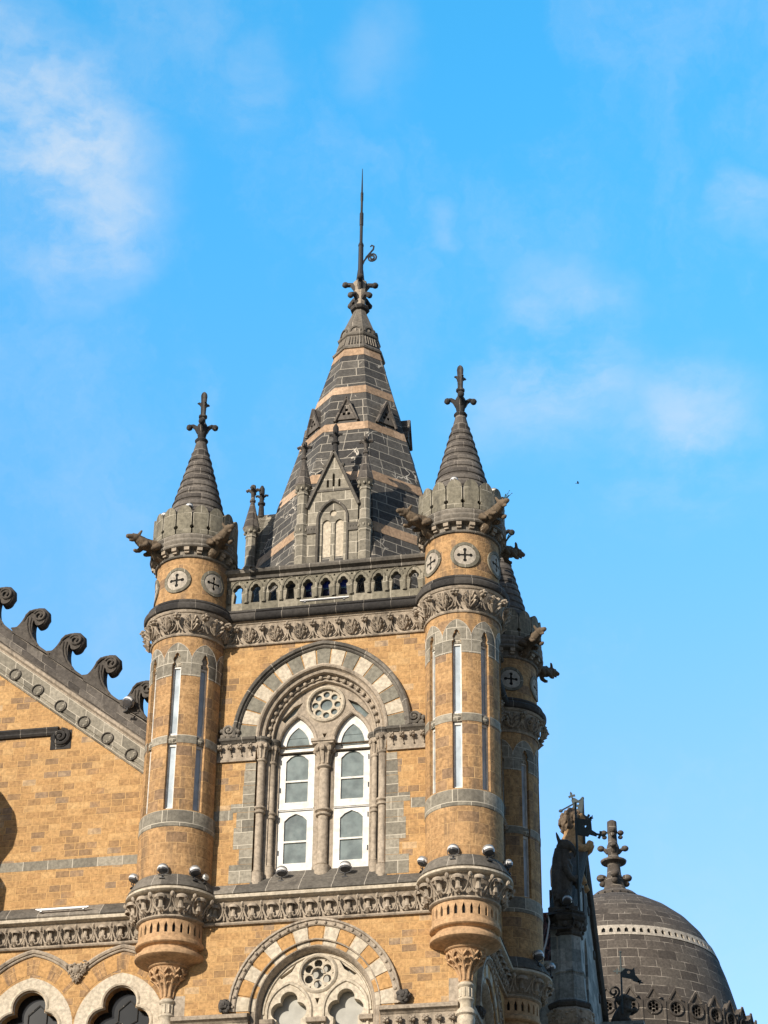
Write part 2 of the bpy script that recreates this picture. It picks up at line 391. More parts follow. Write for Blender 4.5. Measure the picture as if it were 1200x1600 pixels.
ORG = {}
def link(o, parent, org):
    COL.objects.link(o); ORG[o.name] = Vector(org)
    if parent is not None:
        o.parent = parent; o.location = Vector(org) - ORG[parent.name]
    else: o.location = org
def mesh_of(name, mb, mats, smooth=35):
    me = bpy.data.meshes.new(name); me.from_pydata(mb.v, [], mb.f)
    ul = me.uv_layers.new(name='UVMap'); flat = [c for f in mb.uv for p in f for c in p]; ul.data.foreach_set('uv', flat)
    if isinstance(mats, str): mats = [mats]
    for k in mats: me.materials.append(MATS[k])
    if len(mats) > 1: me.polygons.foreach_set('material_index', mb.mi)
    me.shade_smooth(); me.set_sharp_from_angle(angle=R(smooth)); me.update()
    return me
def part(name, mb, mats, parent=None, org=None, smooth=35, label=None):
    """verts are relative to org (default: the parent's own origin)"""
    if org is None: org = ORG[parent.name] if parent is not None else (0, 0, 0)
    o = bpy.data.objects.new(name, mesh_of(name, mb, mats, smooth)); link(o, parent, org)
    if label: o['label'] = label
    return o
def fuse(mb, mats, name, voxel=.03, smooth_it=2):
    """melt overlapping volumes into one continuous skin"""
    me = bpy.data.meshes.new(name); me.from_pydata(mb.v, [], mb.f)
    o = bpy.data.objects.new('tmp', me); COL.objects.link(o)
    r = o.modifiers.new('r', 'REMESH'); r.mode = 'VOXEL'; r.voxel_size = voxel
    if smooth_it: sm = o.modifiers.new('s', 'SMOOTH'); sm.factor = .5; sm.iterations = smooth_it
    dg = bpy.context.evaluated_depsgraph_get(); dg.update()
    m2 = bpy.data.meshes.new_from_object(o.evaluated_get(dg)); m2.name = name
    bpy.data.objects.remove(o); bpy.data.meshes.remove(me)
    m2.materials.clear()
    for k in ([mats] if isinstance(mats, str) else mats): m2.materials.append(MATS[k])
    m2.shade_smooth(); m2.update()
    return m2
def mpart(name, me, parent, org=None):
    if org is None: org = ORG[parent.name] if parent is not None else (0, 0, 0)
    o = bpy.data.objects.new(name, me); link(o, parent, org); return o
def thing(name, label, cat, loc, group=None):
    o = bpy.data.objects.new(name, None); link(o, None, loc); o['label'] = label; o['category'] = cat; o.empty_display_size = .3
    if group: o['group'] = group
    return o
def tag(o, label, cat, group=None):
    o['label'] = label; o['category'] = cat
    if group: o['group'] = group
    return o
def copy_tree(o, parent=None):
    c = o.copy(); COL.objects.link(c); c.parent = parent; ORG[c.name] = ORG[o.name].copy()
    for ch in list(o.children):
        k = copy_tree(ch, c)
    return c
def T(x, y, z): return Matrix.Translation((x, y, z))
def RZ(a): return Matrix.Rotation(a, 4, 'Z')

# ------------------------------------------------------------------ ornament motifs (x along, y<0 out of the wall, z up from 0)
def motif_upper(h=.6):
    """rosette on a splayed stalk beside an oval palmette; period 0.84"""
    m = MB()
    z = h * .80
    m.sphere((0, -.13, z), (.05, .05, .05), 8, 5)
    for k in range(5):
        a = 2 * PI * k / 5 + .3; m.sphere((.075 * math.cos(a), -.10, z + .075 * math.sin(a)), (.052, .05, .052), 7, 5)
    for sx in (-1, 1):
        m.tube([(sx * .02, -.05, z - .08), (sx * .035, -.04, h * .4), (sx * .10, -.03, .1), (sx * .17, -.03, .03)], [.028, .024, .026, .02], 5)
    m.tube([(0, -.04, z - .06), (0, -.035, .05)], [.03, .022], 5)
    x = .42
    m.tube([(x, -.05, .04), (x, -.06, h * .55), (x, -.07, h * .86)], [.022, .03, .012], 6)
    for sx in (-1, 1):
        for (ez, ex, r) in ((.80, .10, .042), (.58, .155, .05), (.34, .15, .05)):
            m.tube([(x + sx * .02, -.05, h * (ez - .30)), (x + sx * ex * .7, -.075, h * (ez - .12)), (x + sx * ex, -.09, h * (ez - .02)), (x + sx * ex * .75, -.075, h * ez + .04)], [.016, .032, r * 1.1, .028], 6)
        m.tube([(x + sx * .03, -.04, .03), (x + sx * .17, -.05, .12), (x + sx * .225, -.055, h * .42), (x + sx * .18, -.05, h * .74), (x + sx * .06, -.05, h * .93)], [.014, .018, .018, .018, .012], 5)
    return m
def motif_lower(h=.54):
    """hooded leaf inside a U-shaped stem beside a ringed bud; period 0.58"""
    m = MB()
    nu, nv = 12, 4; vs = []; fs = []
    for k, sc in enumerate((1., .86)):
        for i in range(nv + 1):
            th = R(100) * i / nv
            for j in range(nu + 1):
                ph = PI * j / nu + PI
                vs.append((.165 * sc * math.sin(th) * math.cos(ph), -.10 + .17 * sc * math.sin(th) * math.sin(ph), h * .74 + .125 * sc * math.cos(th)))
    q = (nu + 1) * (nv + 1)
    for k in range(2):
        for i in range(nv):
            for j in range(nu): fs.append((k * q + i * (nu + 1) + j, k * q + (i + 1) * (nu + 1) + j, k * q + (i + 1) * (nu + 1) + j + 1, k * q + i * (nu + 1) + j + 1))
    for j in range(nu): fs.append((nv * (nu + 1) + j, q + nv * (nu + 1) + j, q + nv * (nu + 1) + j + 1, nv * (nu + 1) + j + 1))
    m.add(vs, fs)
    m.tube([(0, -.10, h * .80), (0, -.08, h * .5), (0, -.13, h * .2), (0, -.06, .0)], [.06, .062, .085, .03], 8)
    x = .29
    m.sphere((x, -.22, h * .86), (.05, .05, .085), 10, 6); m.sphere((x, -.265, h * .86), (.022, .02, .045), 6, 5)
    for sx in (-1, 1):
        m.tube([(x + sx * .02, -.18, h * .76), (x + sx * .035, -.10, h * .52), (x + sx * .07, -.09, h * .3), (x + sx * .125, -.10, h * .1), (x + sx * .19, -.12, h * .05), (x + sx * .225, -.14, h * .16), (x + sx * .20, -.14, h * .27)], [.026, .024, .026, .03, .032, .036, .04], 6)
    m.tube([(x, -.07, h * .34), (x, -.05, .02)], [.012, .045], 5)
    return m
def motif_bud(h=.5):
    """impost flower with drooping stalk; period 0.36"""
    m = MB(); z = h * .72
    for k in range(4):
        a = PI / 2 * k + PI / 4; m.sphere((.06 * math.cos(a), -.09, z + .06 * math.sin(a)), (.055, .06, .055), 7, 5)
    m.sphere((0, -.12, z), .05, 7, 5)
    m.tube([(0, -.07, z - .05), (.02, -.035, h * .4), (.055, -.025, h * .16)], [.024, .016, .028], 5)
    return m
MU, ML, MBUD = motif_upper(), motif_lower(), motif_bud()
for q_, k_ in ((MU, 1.75), (MBUD, 1.4)): q_.v = [(x, y * k_, z) for x, y, z in q_.v]
def run_motif(mb, motif, x0, x1, period, z, y=0., phase=0.):
    n = max(1, round((x1 - x0) / period)); p = (x1 - x0) / n
    for k in range(n):
        mb.join(motif, T(x0 + (k + phase) * p, y, z) @ Matrix.Diagonal((p / period, 1, 1, 1)))
def ring_motif(mb, motif, n, r, z, half, tilt=0.):
    """wrap a motif round a cylinder: its vertices are bent to the curve"""
    for k in range(n):
        a0 = 2 * PI * k / n; o = MB(); o.f = motif.f; o.uv = motif.uv; o.mi = motif.mi
        for x, y, zz in motif.v:
            a = a0 + x / r; rr = r - y + tilt * zz; o.v.append((rr * math.sin(a), -rr * math.cos(a), zz + z))
        mb.join(o, Matrix())

# ------------------------------------------------------------------ ground
g = MB(); g.box(-1500, 1500, -1500, 1500, -25.4, -24.4)
o = part('ground', g, 'ground'); o['kind'] = 'structure'

ZG = -24.4
CX, CY = 4.5, 4.4
tower = thing('stone_tower', 'ochre sandstone corner tower with banded dark spire and round turrets, the tallest building in view', 'tower', (CX, CY, ZG))
AX = (CX, CY, 0)                  # the tower axis at level 0
FR = T(0, -CY, 0)                 # front face of the tower, x measured from the axis
ROT = [0, PI / 2, PI, -PI / 2]

# ---- tower walls
def wall_face(holes, half):
    b = MB(); b.M = FR
    b.plate([(-half, -24.4), (half, -24.4), (half, 12.3), (-half, 12.3)], holes, 0, .6, sides=False)
    return b
mainhole = arch_poly(0, 7.8, 2.08, .34, 2.95, 20); lowhole = arch_poly(0, -1.1, 1.96, .165, -5.5, 20)
b = wall_face([mainhole, lowhole], 4.5)
for a in (PI / 2, PI, -PI / 2):
    q = wall_face([mainhole, lowhole] if a == PI / 2 else [], 4.35)
    b.join(q, RZ(a) @ T(0, -.1 if a != PI else 0, 0))
wall = part('wall', b, 'brick', tower, AX)
for sx in (-1, 1):
    b = MB(); b.M = FR; zz = 2.95; k = 0
    for h, wd in ((.62, .72), (.5, .42), (.72, .62), (.5, .55), (.3, .75), (.6, .38), (.5, .36), (.27, .34)):
        x0 = 2.08; x1 = 2.08 + wd
        b.box(min(sx * x0, sx * x1), max(sx * x0, sx * x1), -.006, .05, zz, zz + h - .012); zz += h
    part('jamb_stone', b, 'grey', wall, AX)
b = MB(); b.M = FR                                   # grey course across the wall
for x0, x1 in ((-3.4, -2.75), (2.85, 3.4)):
    b = MB(); b.M = FR; b.box(x0, x1, -.005, .05, 5.05, 5.38); part('stone_band', b, 'grey', wall, AX)
b = MB(); b.M = FR
b.box(4.0, 4.42, -.005, .05, -1.12, -.42); part('corner_stone', b, 'carved', wall, AX); b = MB(); b.M = FR; b.box(-4.42, -3.95, -.005, .05, -1.12, -.5)
part('corner_stone', b, 'carved', wall, AX)
b = MB(); b.M = T(0, 0, 0); b.box(-4.3, 4.3, -4.25, 4.25, 12.1, 12.295)
part('roof_terrace', b, 'weathered', tower, AX)

# ---- main arched windows
def voussoirs(b, zs, a0, a1, e, y0, y1, n, first=0, step=None):
    for k in range(n):
        t0 = -1 + 2 * k / n; t1 = -1 + 2 * (k + 1) / n; gp = .006
        if t0 < 0 < t1:
            for q0, q1 in ((t0 + gp, -1e-4), (1e-4, t1 - gp)):
                b.sweep_arch(0, zs, e, [(a0, y1), (a0, y0), (a1, y0), (a1, y1)], 4, (k + first) % 2, t0=q0, t1=q1, caps=True)
        else:
            yy = y0 - random.uniform(0, .008)
            b.sweep_arch(0, zs, e, [(a0, y1), (a0, yy), (a1, yy), (a1, y1)], 4, (k + first) % 2, t0=t0 + gp, t1=t1 - gp, caps=True)
def rose_plate(b, cz, r, n, y0, y1, rc, rp, rr, small=True):
    holes = [circ(0, cz, rc, 20)] + [circ(rr * math.cos(2 * PI * k / n + PI / n * 0 + PI / 2), cz + rr * math.sin(2 * PI * k / n + PI / 2), rp, 14) for k in range(n)]
    if small: holes += [circ((r - .06) * math.cos(2 * PI * (k + .5) / n + PI / 2), cz + (r - .06) * math.sin(2 * PI * (k + .5) / n + PI / 2), .028, 6) for k in range(n)]
    b.plate(circ(0, cz, r, 36), holes, y0, y1)
def volute(b, x, y, z, r, sx=1):
    pts = []; rad = []
    for i in range(26):
        a = i / 25 * 2 * PI * 1.8; q = r * (1 - i / 25 * .85)
        pts.append((x + sx * q * math.cos(a + 2.2), y - .02 - .06 * i / 25, z + q * math.sin(a + 2.2))); rad.append(.055 * r / .25 * (1 - .3 * i / 25))
    b.tube(pts, rad, 6); b.sphere((x, y - .08, z), r * .25, 8, 6)
    b.lathe([(0, 0), (r * .98, 0)], 16)if False else None
    return b

# part: upper window
b = MB(); b.M = FR
holes = [arch_poly(-.885, 7.6, .57, .62, 7.4, 14), arch_poly(.885, 7.6, .57, .62, 7.4, 14), circ(.02, 9.0, .53, 36)]
holes += [[(-1.42, 8.55), (-1.28, 8.42), (-.98, 8.72), (-.72, 9.12), (-1.02, 8.98)], [(1.42, 8.55), (1.02, 8.98), (.72, 9.12), (.98, 8.72), (1.28, 8.42)], [(-.07, 7.98), (0, 7.8), (.07, 7.98)]]
b.plate(arch_poly(0, 7.8, 1.68, .34, 7.62, 20), holes, .42, .58)
uw = part('arched_window', b, 'carved', tower, AX)
b = MB(); b.M = FR
b.sweep_arch(.02, 9.0, 0, [(.53, .42), (.53, .37), (.57, .34), (.62, .37), (.64, .42)], 40); b.sweep_arch(.02, 9.0, 0, [(.53, .42), (.53, .37), (.57, .34), (.62, .37), (.64, .42)], 40)
b2 = MB(); b2.M = FR @ T(.02, 0, 0); rose_plate(b2, 9.0, .545, 8, .47, .54, .20, .105, .36); 
# full moulded ring
ring = MB(); ring.M = FR @ T(.02, .42, 9.0) @ Matrix.Rotation(PI / 2, 4, 'X'); ring.lathe([(.52, .0), (.525, .05), (.57, .085), (.62, .06), (.65, 0)], 40)
b2.join(ring, Matrix())
part('rose_tracery', b2, 'cream', uw, AX)
b = MB(); b.M = FR
for sx in (-1, 1): b.sweep_arch(sx * .885, 7.6, .62, [(.57, .42), (.60, .39), (.66, .385), (.70, .42)], 20)
part('lancet_mould', b, 'carved', uw, AX)
b = MB(); b.M = FR
b.plate(circ(.02, 9.0, .56, 24), [], .545, .56); b.plate([(-1.5, 7.95), (1.5, 7.95), (1.5, 9.2), (-1.5, 9.2)], [circ(.02, 9, .55, 24)], .585, .60)
part('backing_pane', b, 'glass', uw, AX)
b = MB(); b.M = FR; voussoirs(b, 7.8, 2.1, 2.66, .34, -.02, .05, 17)
part('voussoir_ring', b, ['vgrey', 'cream'], uw, AX)
b = MB(); b.M = FR; b.sweep_arch(0, 7.8, .34, [(2.66, .02), (2.665, -.06), (2.70, -.10), (2.74, -.10), (2.76, -.17), (2.83, -.19), (2.88, -.14), (2.90, .02)], 48)
part('hood_mould', b, 'weathered', uw, AX)
b = MB(); b.M = FR
pr = [(2.12, -.02), (2.12, -.055), (2.07, -.07), (2.02, -.04), (2.0, .06), (1.97, .10), (1.93, .07), (1.87, .09), (1.85, .16), (1.86, .27)]
b.sweep_arch(0, 7.8, .34, pr, 44)
pr = [(1.86, .27), (1.76, .30), (1.70, .33), (1.69, .28), (1.64, .28), (1.62, .34), (1.62, .46)]
b.sweep_arch(0, 7.8, .34, pr, 44)
part('arch_moulding', b, 'carved', uw, AX)
b = MB(); b.M = FR; b.sweep_arch(0, 7.8, .34, [(1.745, .29), (1.75, .265), (1.78, .265), (1.785, .29)], 44)
for k in range(22):
    q = -1 + 2 * (k + .5) / 22; sg = -1 if q < 0 else 1; a = 1.765; Rr = a + .34; f = math.acos(.34 / Rr) * (1 - abs(q))
    x, z = sg * (-.34 + Rr * math.cos(f)), 7.8 + Rr * math.sin(f)
    b.sphere((x, .245, z), .07, 8, 6)
    b.tube([(x - .08, .28, z - .04), (x + .08, .28, z + .04)], .02, 4)
part('ball_moulding', b, 'carved', uw, AX)
for sx in (-1, 1):
    b = MB(); b.M = FR
    volute(b, sx * 2.98, -.10, 8.06, .24, sx)
    for dx, dz, r in ((-.2, -.2, .12), (0, -.26, .12), (.2, -.2, .12), (.27, -.03, .1), (-.25, 0, .1)): b.sphere((sx * 2.98 + dx, -.06, 8.06 + dz), (r, .1, r * .9), 9, 6)
    b.box(sx * 2.98 - .2, sx * 2.98 + .2, -.06, .02, 7.84, 8.2)
    part('hood_stop', b, 'weathered', uw, AX)
# jambs, sill
for sx in (-1, 1):
    b = MB(); b.M = FR
    for x0, x1, y0, y1 in ((1.78, 2.08, .27, .34), (1.47, 1.78, .50, .62)):
        b.box(min(sx * x0, sx * x1), max(sx * x0, sx * x1), y0, y1, 3.0, 7.8)
    b.box(min(sx * 1.775, sx * 1.78), max(sx * 1.70, sx * 1.775), .27, .5, 3.0, 7.8)
    b.box(min(sx * 1.45, sx * 1.47), max(sx * 1.45, sx * 1.47), .5, .66, 3.0, 7.8)
    part('jamb', b, 'carved', uw, AX)
b = MB(); b.M = FR
b.extr([(.66, 3.50), (.54, 3.47), (.28, 3.18), (-.02, 2.95), (-.02, 2.9)], -2.12, 2.12)
part('window_sill', b, 'weathered', uw, AX)
def column(b, x, y, r, z0, z1, zr=None, zc=None):
    b.lathe([(r * 1.5, z0), (r * 1.5, z0 + .43), (r * 1.3, z0 + .45), (r * 1.42, z0 + .47), (r * 1.1, z0 + .50), (r, z0 + .53), (r, z1)], 16, c=(x, y))
    if zr: b.lathe([(r, zr - .13), (r * 1.45, zr - .1), (r * 1.5, zr - .04), (r * 1.1, zr), (r * 1.6, zr + .05), (r * 1.6, zr + .1), (r, zr + .14)], 16, c=(x, y))
def capital(b, x, y, r, z0, z1):
    h = z1 - z0
    b.lathe([(r, z0 - .12), (r * 1.35, z0 - .08), (r * 1.35, z0 - .03), (r, z0), (r * 1.05, z0 + h * .35), (r * 1.5, z0 + h * .75), (r * 2.0, z1 - .04), (r * 2.0, z1)], 16, c=(x, y))
    for k in range(8):
        a = 2 * PI * k / 8
        b.sphere((x + r * 1.75 * math.sin(a), y - r * 1.75 * math.cos(a), z0 + h * .78), (r * .55, r * .55, h * .16), 7, 5)
        b.tube([(x + r * 1.05 * math.sin(a), y - r * 1.05 * math.cos(a), z0 + .02), (x + r * 1.25 * math.sin(a), y - r * 1.25 * math.cos(a), z0 + h * .5), (x + r * 1.6 * math.sin(a), y - r * 1.6 * math.cos(a), z0 + h * .75)], [r * .2, r * .25, r * .3], 5)
for sx in (-1, 1):
    for x, y, r in ((1.94, .14, .125), (1.64, .39, .095)):
        b = MB(); b.M = FR; column(b, sx * x, y, r, 2.86 if x > 1.7 else 3.1, 7.1, 5.36 if x > 1.7 else 5.25); capital(b, sx * x, y, r, 7.1, 7.62)
        part('colonnette', b, 'carved', uw, AX)
b = MB(); b.M = FR; column(b, 0, .52, .165, 3.1, 6.9, 5.30); capital(b, 0, .5, .165, 6.9, 7.55); b.box(-.34, .34, .2, .62, 7.55, 7.62); b.box(-.38, .38, .16, .62, 7.62, 7.72)
b.box(-.32, -.18, .56, .66, 3.4, 7.55); b.box(.18, .32, .56, .66, 3.4, 7.55)
part('mullion_column', b, 'carved', uw, AX)
# impost: abacus + flower frieze
for sx in (-1, 1):
    b = MB(); b.M = FR
    for x0, x1, y in ((2.1, 3.45, 0.), ):
        M0 = FR @ (Matrix.Diagonal((sx, 1, 1, 1)))
        b.M = M0; b.extr([(.05, 7.60), (-.07, 7.62), (-.10, 7.66), (-.17, 7.70), (-.19, 7.76), (-.15, 7.80), (.02, 7.86)], x0, x1)
    b.M = FR
    for x, y, s in ((1.93, .12, .25), (1.63, .38, .21)):
        b.lathe([(0, 7.62), (s * .95, 7.62), (s * .98, 7.66), (s * 1.15, 7.70), (s * 1.15, 7.77), (s, 7.80), (0, 7.80)], 12, c=(sx * x, y))
    part('impost', b, 'weathered', uw, AX)
for sx in (-1, 1):
    b = MB(); b.M = FR
    x0, x1 = min(sx * 2.1, sx * 3.4), max(sx * 2.1, sx * 3.4)
    b.box(x0, x1, -.05, .05, 7.08, 7.60); b.box(x0, x1, -.085, .05, 7.0, 7.08)
    o = MB(); run_motif(o, MBUD, x0, x1, .36, 7.1, -.05, .5); b.join(o, FR)
    part('impost_frieze', b, 'carved', uw, AX)
for sx in (-1, 1):
    b = MB(); b.M = FR @ T(sx * .885, 0, 0)
    arch = arch_poly(0, 7.62, .38, .42, 7.56, 10)
    hs = [arch]
    for zb in (5.75, 3.72):
        hs.append([(-.36, zb), (.36, zb), (.36, zb + .68), (-.36, zb + .68)])
        z = zb + .74; hs.append([(-.36, z), (.36, z), (.36, z + .66), (.22, z + .80), (0, z + .90), (-.22, z + .80), (-.36, z + .66)])
    b.plate(arch_poly(0, 7.6, .565, .62, 3.46, 12), hs, .55, .63)
    for z in (7.42, 5.50): b.box(-.56, .56, .525, .56, z, z + .05)
    b.box(-.56, .56, .528, .56, 3.46, 3.56)
    for z in (5.43, 7.36): b.box(-.55, .55, .543, .56, z, z + .035, 1)
    for z in (4.0, 5.1, 6.1, 7.05): b.box(-.535 if sx < 0 else .505, -.505 if sx < 0 else .535, .53, .56, z, z + .16, 1)
    f = part('window_frame', b, ['white_paint', 'iron'], uw, AX)
    b = MB(); b.M = FR @ T(sx * .885, 0, 0); b.plate(arch_poly(0, 7.6, .55, .6, 3.5, 12), [], .60, .615)
    part('glass_pane', b, 'glass', uw, AX)

# part: lower window
b = MB(); b.M = FR
def lowtref(x): return trefoil(x, -.68, .26, .27, .27, -5.4)
holes = [circ(-.01, .10, .5, 36), lowtref(-.86), lowtref(.86)]
holes += [[(-1.18, .02), (-1.10, -.03), (-.80, .18), (-.62, .50), (-.82, .28)], [(1.18, .02), (.82, .28), (.62, .50), (.80, .18), (1.10, -.03)], [(-.07, -.66), (0, -.86), (.07, -.66)]]
b.plate(arch_poly(0, -1.1, 1.70, .165, -5.5, 20), holes, .36, .68)
lw = part('arched_window', b, 'cream', tower, AX)
b = MB(); b.M = FR @ T(-.01, 0, 0); rose_plate(b, .10, .515, 6, .42, .50, .17, .125, .32)
ring = MB(); ring.M = FR @ T(-.01, .36, .10) @ Matrix.Rotation(PI / 2, 4, 'X'); ring.lathe([(.49, 0), (.50, .05), (.55, .08), (.60, .05), (.63, 0)], 40); b.join(ring, Matrix())
b.sweep_arch(-.01, .10, 0, [(.17, .42), (.18, .385), (.22, .385), (.23, .42)], 20)
part('rose_tracery', b, 'cream', lw, AX)
b = MB(); b.M = FR
for sx in (-1, 1): b.sweep_arch(sx * .86, -1.05, .25, [(.62, .36), (.64, .31), (.70, .30), (.74, .36)], 20, leg=1.)
b.sweep_arch(0, -1.1, .165, [(1.58, .36), (1.60, .31), (1.64, .31), (1.66, .36)], 40)
part('lancet_mould', b, 'cream', lw, AX)
b = MB(); b.M = FR; b.plate([(-1.7, -5.5), (1.7, -5.5), (1.7, .75), (-1.7, .75)], [], .70, .72)
part('glass_pane', b, 'frosted', lw, AX)
b = MB(); b.M = FR; voussoirs(b, -1.1, 1.98, 2.385, .165, -.02, .05, 15, 1)
part('voussoir_ring', b, ['ochre', 'cream'], lw, AX)
b = MB(); b.M = FR
for k in range(15):
    pass
voussoirs(b, -1.1, 1.825, 1.965, .165, .054, .3, 15, 1)
part('inner_voussoir_ring', b, ['ochre', 'cream'], lw, AX)
b = MB(); b.M = FR
b.sweep_arch(0, -1.1, .165, [(1.95, .02), (1.955, -.03), (1.985, -.045), (2.0, -.02)], 40, 0)
b.sweep_arch(0, -1.1, .165, [(1.82, .06), (1.80, .05), (1.76, .10), (1.72, .2), (1.68, .36), (1.68, .60)], 40, 0, leg=4.4)
b.sweep_arch(0, -1.1, .165, [(1.99, .3), (1.97, .06), (1.82, .06)], 40, 0, leg=4.4)
part('arch_moulding', b, 'carved', lw, AX)
b = MB(); b.M = FR; b.sweep_arch(0, -1.1, .165, [(2.385, .02), (2.39, -.06), (2.42, -.09), (2.52, -.10), (2.54, -.15), (2.60, -.14), (2.62, .02)], 48)
for k in range(27):
    q = -1 + 2 * (k + .5) / 27; sg = -1 if q < 0 else 1; a = 2.47; Rr = a + .165; f = math.acos(.165 / Rr) * (1 - abs(q))
    b.sphere((sg * (-.165 + Rr * math.cos(f)), -.105, -1.1 + Rr * math.sin(f)), .05, 8, 5)
part('hood_mould', b, 'carved', lw, AX)
for sx in (-1, 1):
    b = MB(); b.M = FR
    for i in range(26):
        a = random.uniform(0, 2 * PI); q = random.uniform(0, .19); b.sphere((sx * 2.68 + q * math.cos(a), -.12 - .12 * (1 - q / .19) - random.uniform(0, .04), -.92 + q * math.sin(a)), random.uniform(.05, .085), 7, 5)
    b.sphere((sx * 2.68, -.08, -.92), (.22, .14, .22), 12, 8)
    part('hood_stop', b, 'dark', lw, AX)
for sx in (-1, 1):
    b = MB(); b.M = FR
    x0, x1 = min(sx * 1.98, sx * 4.3), max(sx * 1.98, sx * 4.3)
    b.extr([(.05, -1.42), (-.07, -1.42), (-.12, -1.36), (-.22, -1.32), (-.24, -1.24), (-.2, -1.2), (.0, -1.12)], x0, x1)
    b.box(x0, x1, -.05, .05, -2.0, -1.42); o = MB(); run_motif(o, MBUD, x0, x1, .36, -1.98, -.05, .5); b.join(o, FR)
    part('impost', b, 'carved', lw, AX)
b = MB(); b.M = FR
b.extr([(.36, -1.42), (.2, -1.42), (.16, -1.32), (.2, -1.28), (.36, -1.24)], -.3, .3); part('impost', b, 'carved', lw, AX); b = MB(); b.M = FR; b.extr([(.36, -1.42), (.2, -1.42), (.16, -1.32), (.2, -1.28), (.36, -1.24)], -1.7, -1.3); part('impost', b, 'carved', lw, AX); b = MB(); b.M = FR; b.extr([(.36, -1.42), (.2, -1.42), (.16, -1.32), (.2, -1.28), (.36, -1.24)], 1.3, 1.7)
part('impost', b, 'carved', lw, AX)
for src in (uw, lw):
    c = copy_tree(src, tower); c.rotation_euler.z = PI / 2; c.location.x += .1

# ---- straight cornices, friezes, balustrades on four sides
def tower_runs():
    res = []
    b = MB(); b.M = FR
    b.extr([(.05, 11.78), (-.17, 11.80), (-.20, 11.86), (-.26, 11.86)], -3.9, 3.9)
    part_l = part('cornice_fillet', b, 'carved', tower, AX); res.append(part_l)
    b = MB(); b.M = FR
    b.extr([(.05, 11.87), (-.26, 11.87), (-.34, 11.90), (-.40, 11.97), (-.41, 12.05), (-.36, 12.12), (-.28, 12.14), (-.27, 12.17), (-.31, 12.20), (-.31, 12.26), (-.25, 12.29), (.05, 12.40)], -3.9, 3.9)
    res.append(part('cornice', b, 'dark', tower, AX))
    b = MB(); b.M = FR
    b.extr([(.05, 11.06), (-.07, 11.06), (-.09, 11.09), (-.07, 11.13), (-.04, 11.14), (-.05, 11.4), (-.10, 11.65), (-.16, 11.78), (.05, 11.80)], -3.95, 3.95)
    o = MB(); run_motif(o, MU, -3.8, 3.8, .84, 11.14, -.06, .1); b.join(o, FR)
    res.append(part('frieze', b, 'carved', tower, AX))
    # balustrade
    b = MB(); b.M = FR
    hs = []
    for k in range(11):
        x = -2.925 + .585 * k; hs.append(trefoil(x, 13.27, .10, .10, .075, 12.68, 6))
        if k < 10: hs.append(circ(x + .2925, 13.44, .035, 8))
    b.plate([(-3.6, 12.36), (3.6, 12.36), (3.6, 13.56), (-3.6, 13.56)], hs, -.03, .21, back=True)
    bl = part('balustrade', b, 'merlon_stone', tower, AX); res.append(bl)
    b = MB(); b.M = FR
    b.extr([(-.03, 13.50), (-.10, 13.53), (-.12, 13.60), (-.07, 13.64), (-.05, 13.66), (-.20, 13.72), (-.23, 13.80), (-.20, 13.87), (.0, 13.93), (.28, 13.93), (.28, 13.6), (.21, 13.5)], -3.6, 3.6)
    part('hand_rail', b, 'weathered', bl, AX)
    b = MB(); b.M = FR
    for k in range(11):
        x = -2.925 + .585 * k
        b.sweep_arch(x, 13.18, .12, [(.215, -.03), (.22, -.055), (.25, -.06), (.265, -.03)], 14)
    for k in range(12):
        x = -2.925 + .585 * (k - .5); b.lathe([(.075, 12.66), (.075, 12.72), (.055, 12.76), (.055, 13.1), (.08, 13.16), (.08, 13.19)], 10, c=(x, -.03))
    part('arcade_column', b, 'merlon_stone', bl, AX)
    # lower cornice and corbel table
    b = MB(); b.M = FR
    b.extr([(.05, 2.92), (-.03, 2.90), (-.36, 2.56), (-.38, 2.50), (-.34, 2.48)], -3.9, 3.9)
    res.append(part('cornice_weathering', b, 'weathered', tower, AX))
    b = MB(); b.M = FR
    b.extr([(-.34, 2.48), (-.37, 2.44), (-.36, 2.37), (-.28, 2.33), (-.2, 2.32), (.05, 2.32)], -3.9, 3.9)
    res.append(part('cornice_fillet', b, 'cream', tower, AX))
    b = MB(); b.M = FR
    b.extr([(.05, 1.60), (-.10, 1.60), (-.13, 1.64), (-.10, 1.69), (-.05, 1.70), (-.06, 2.0), (-.12, 2.2), (-.2, 2.32), (.05, 2.33)], -3.95, 3.95)
    o = MB(); run_motif(o, ML, -3.85, 3.85, .58, 1.72, -.05, .2); b.join(o, FR)
    res.append(part('corbel_table', b, 'carved', tower, AX))
    return res
runs = tower_runs()
for a in ROT[1:]:
    for o in runs:
        c = copy_tree(o, tower); c.rotation_euler.z = a
        if abs(a) == PI / 2: c.location.x += .1 * (1 if a > 0 else -1)

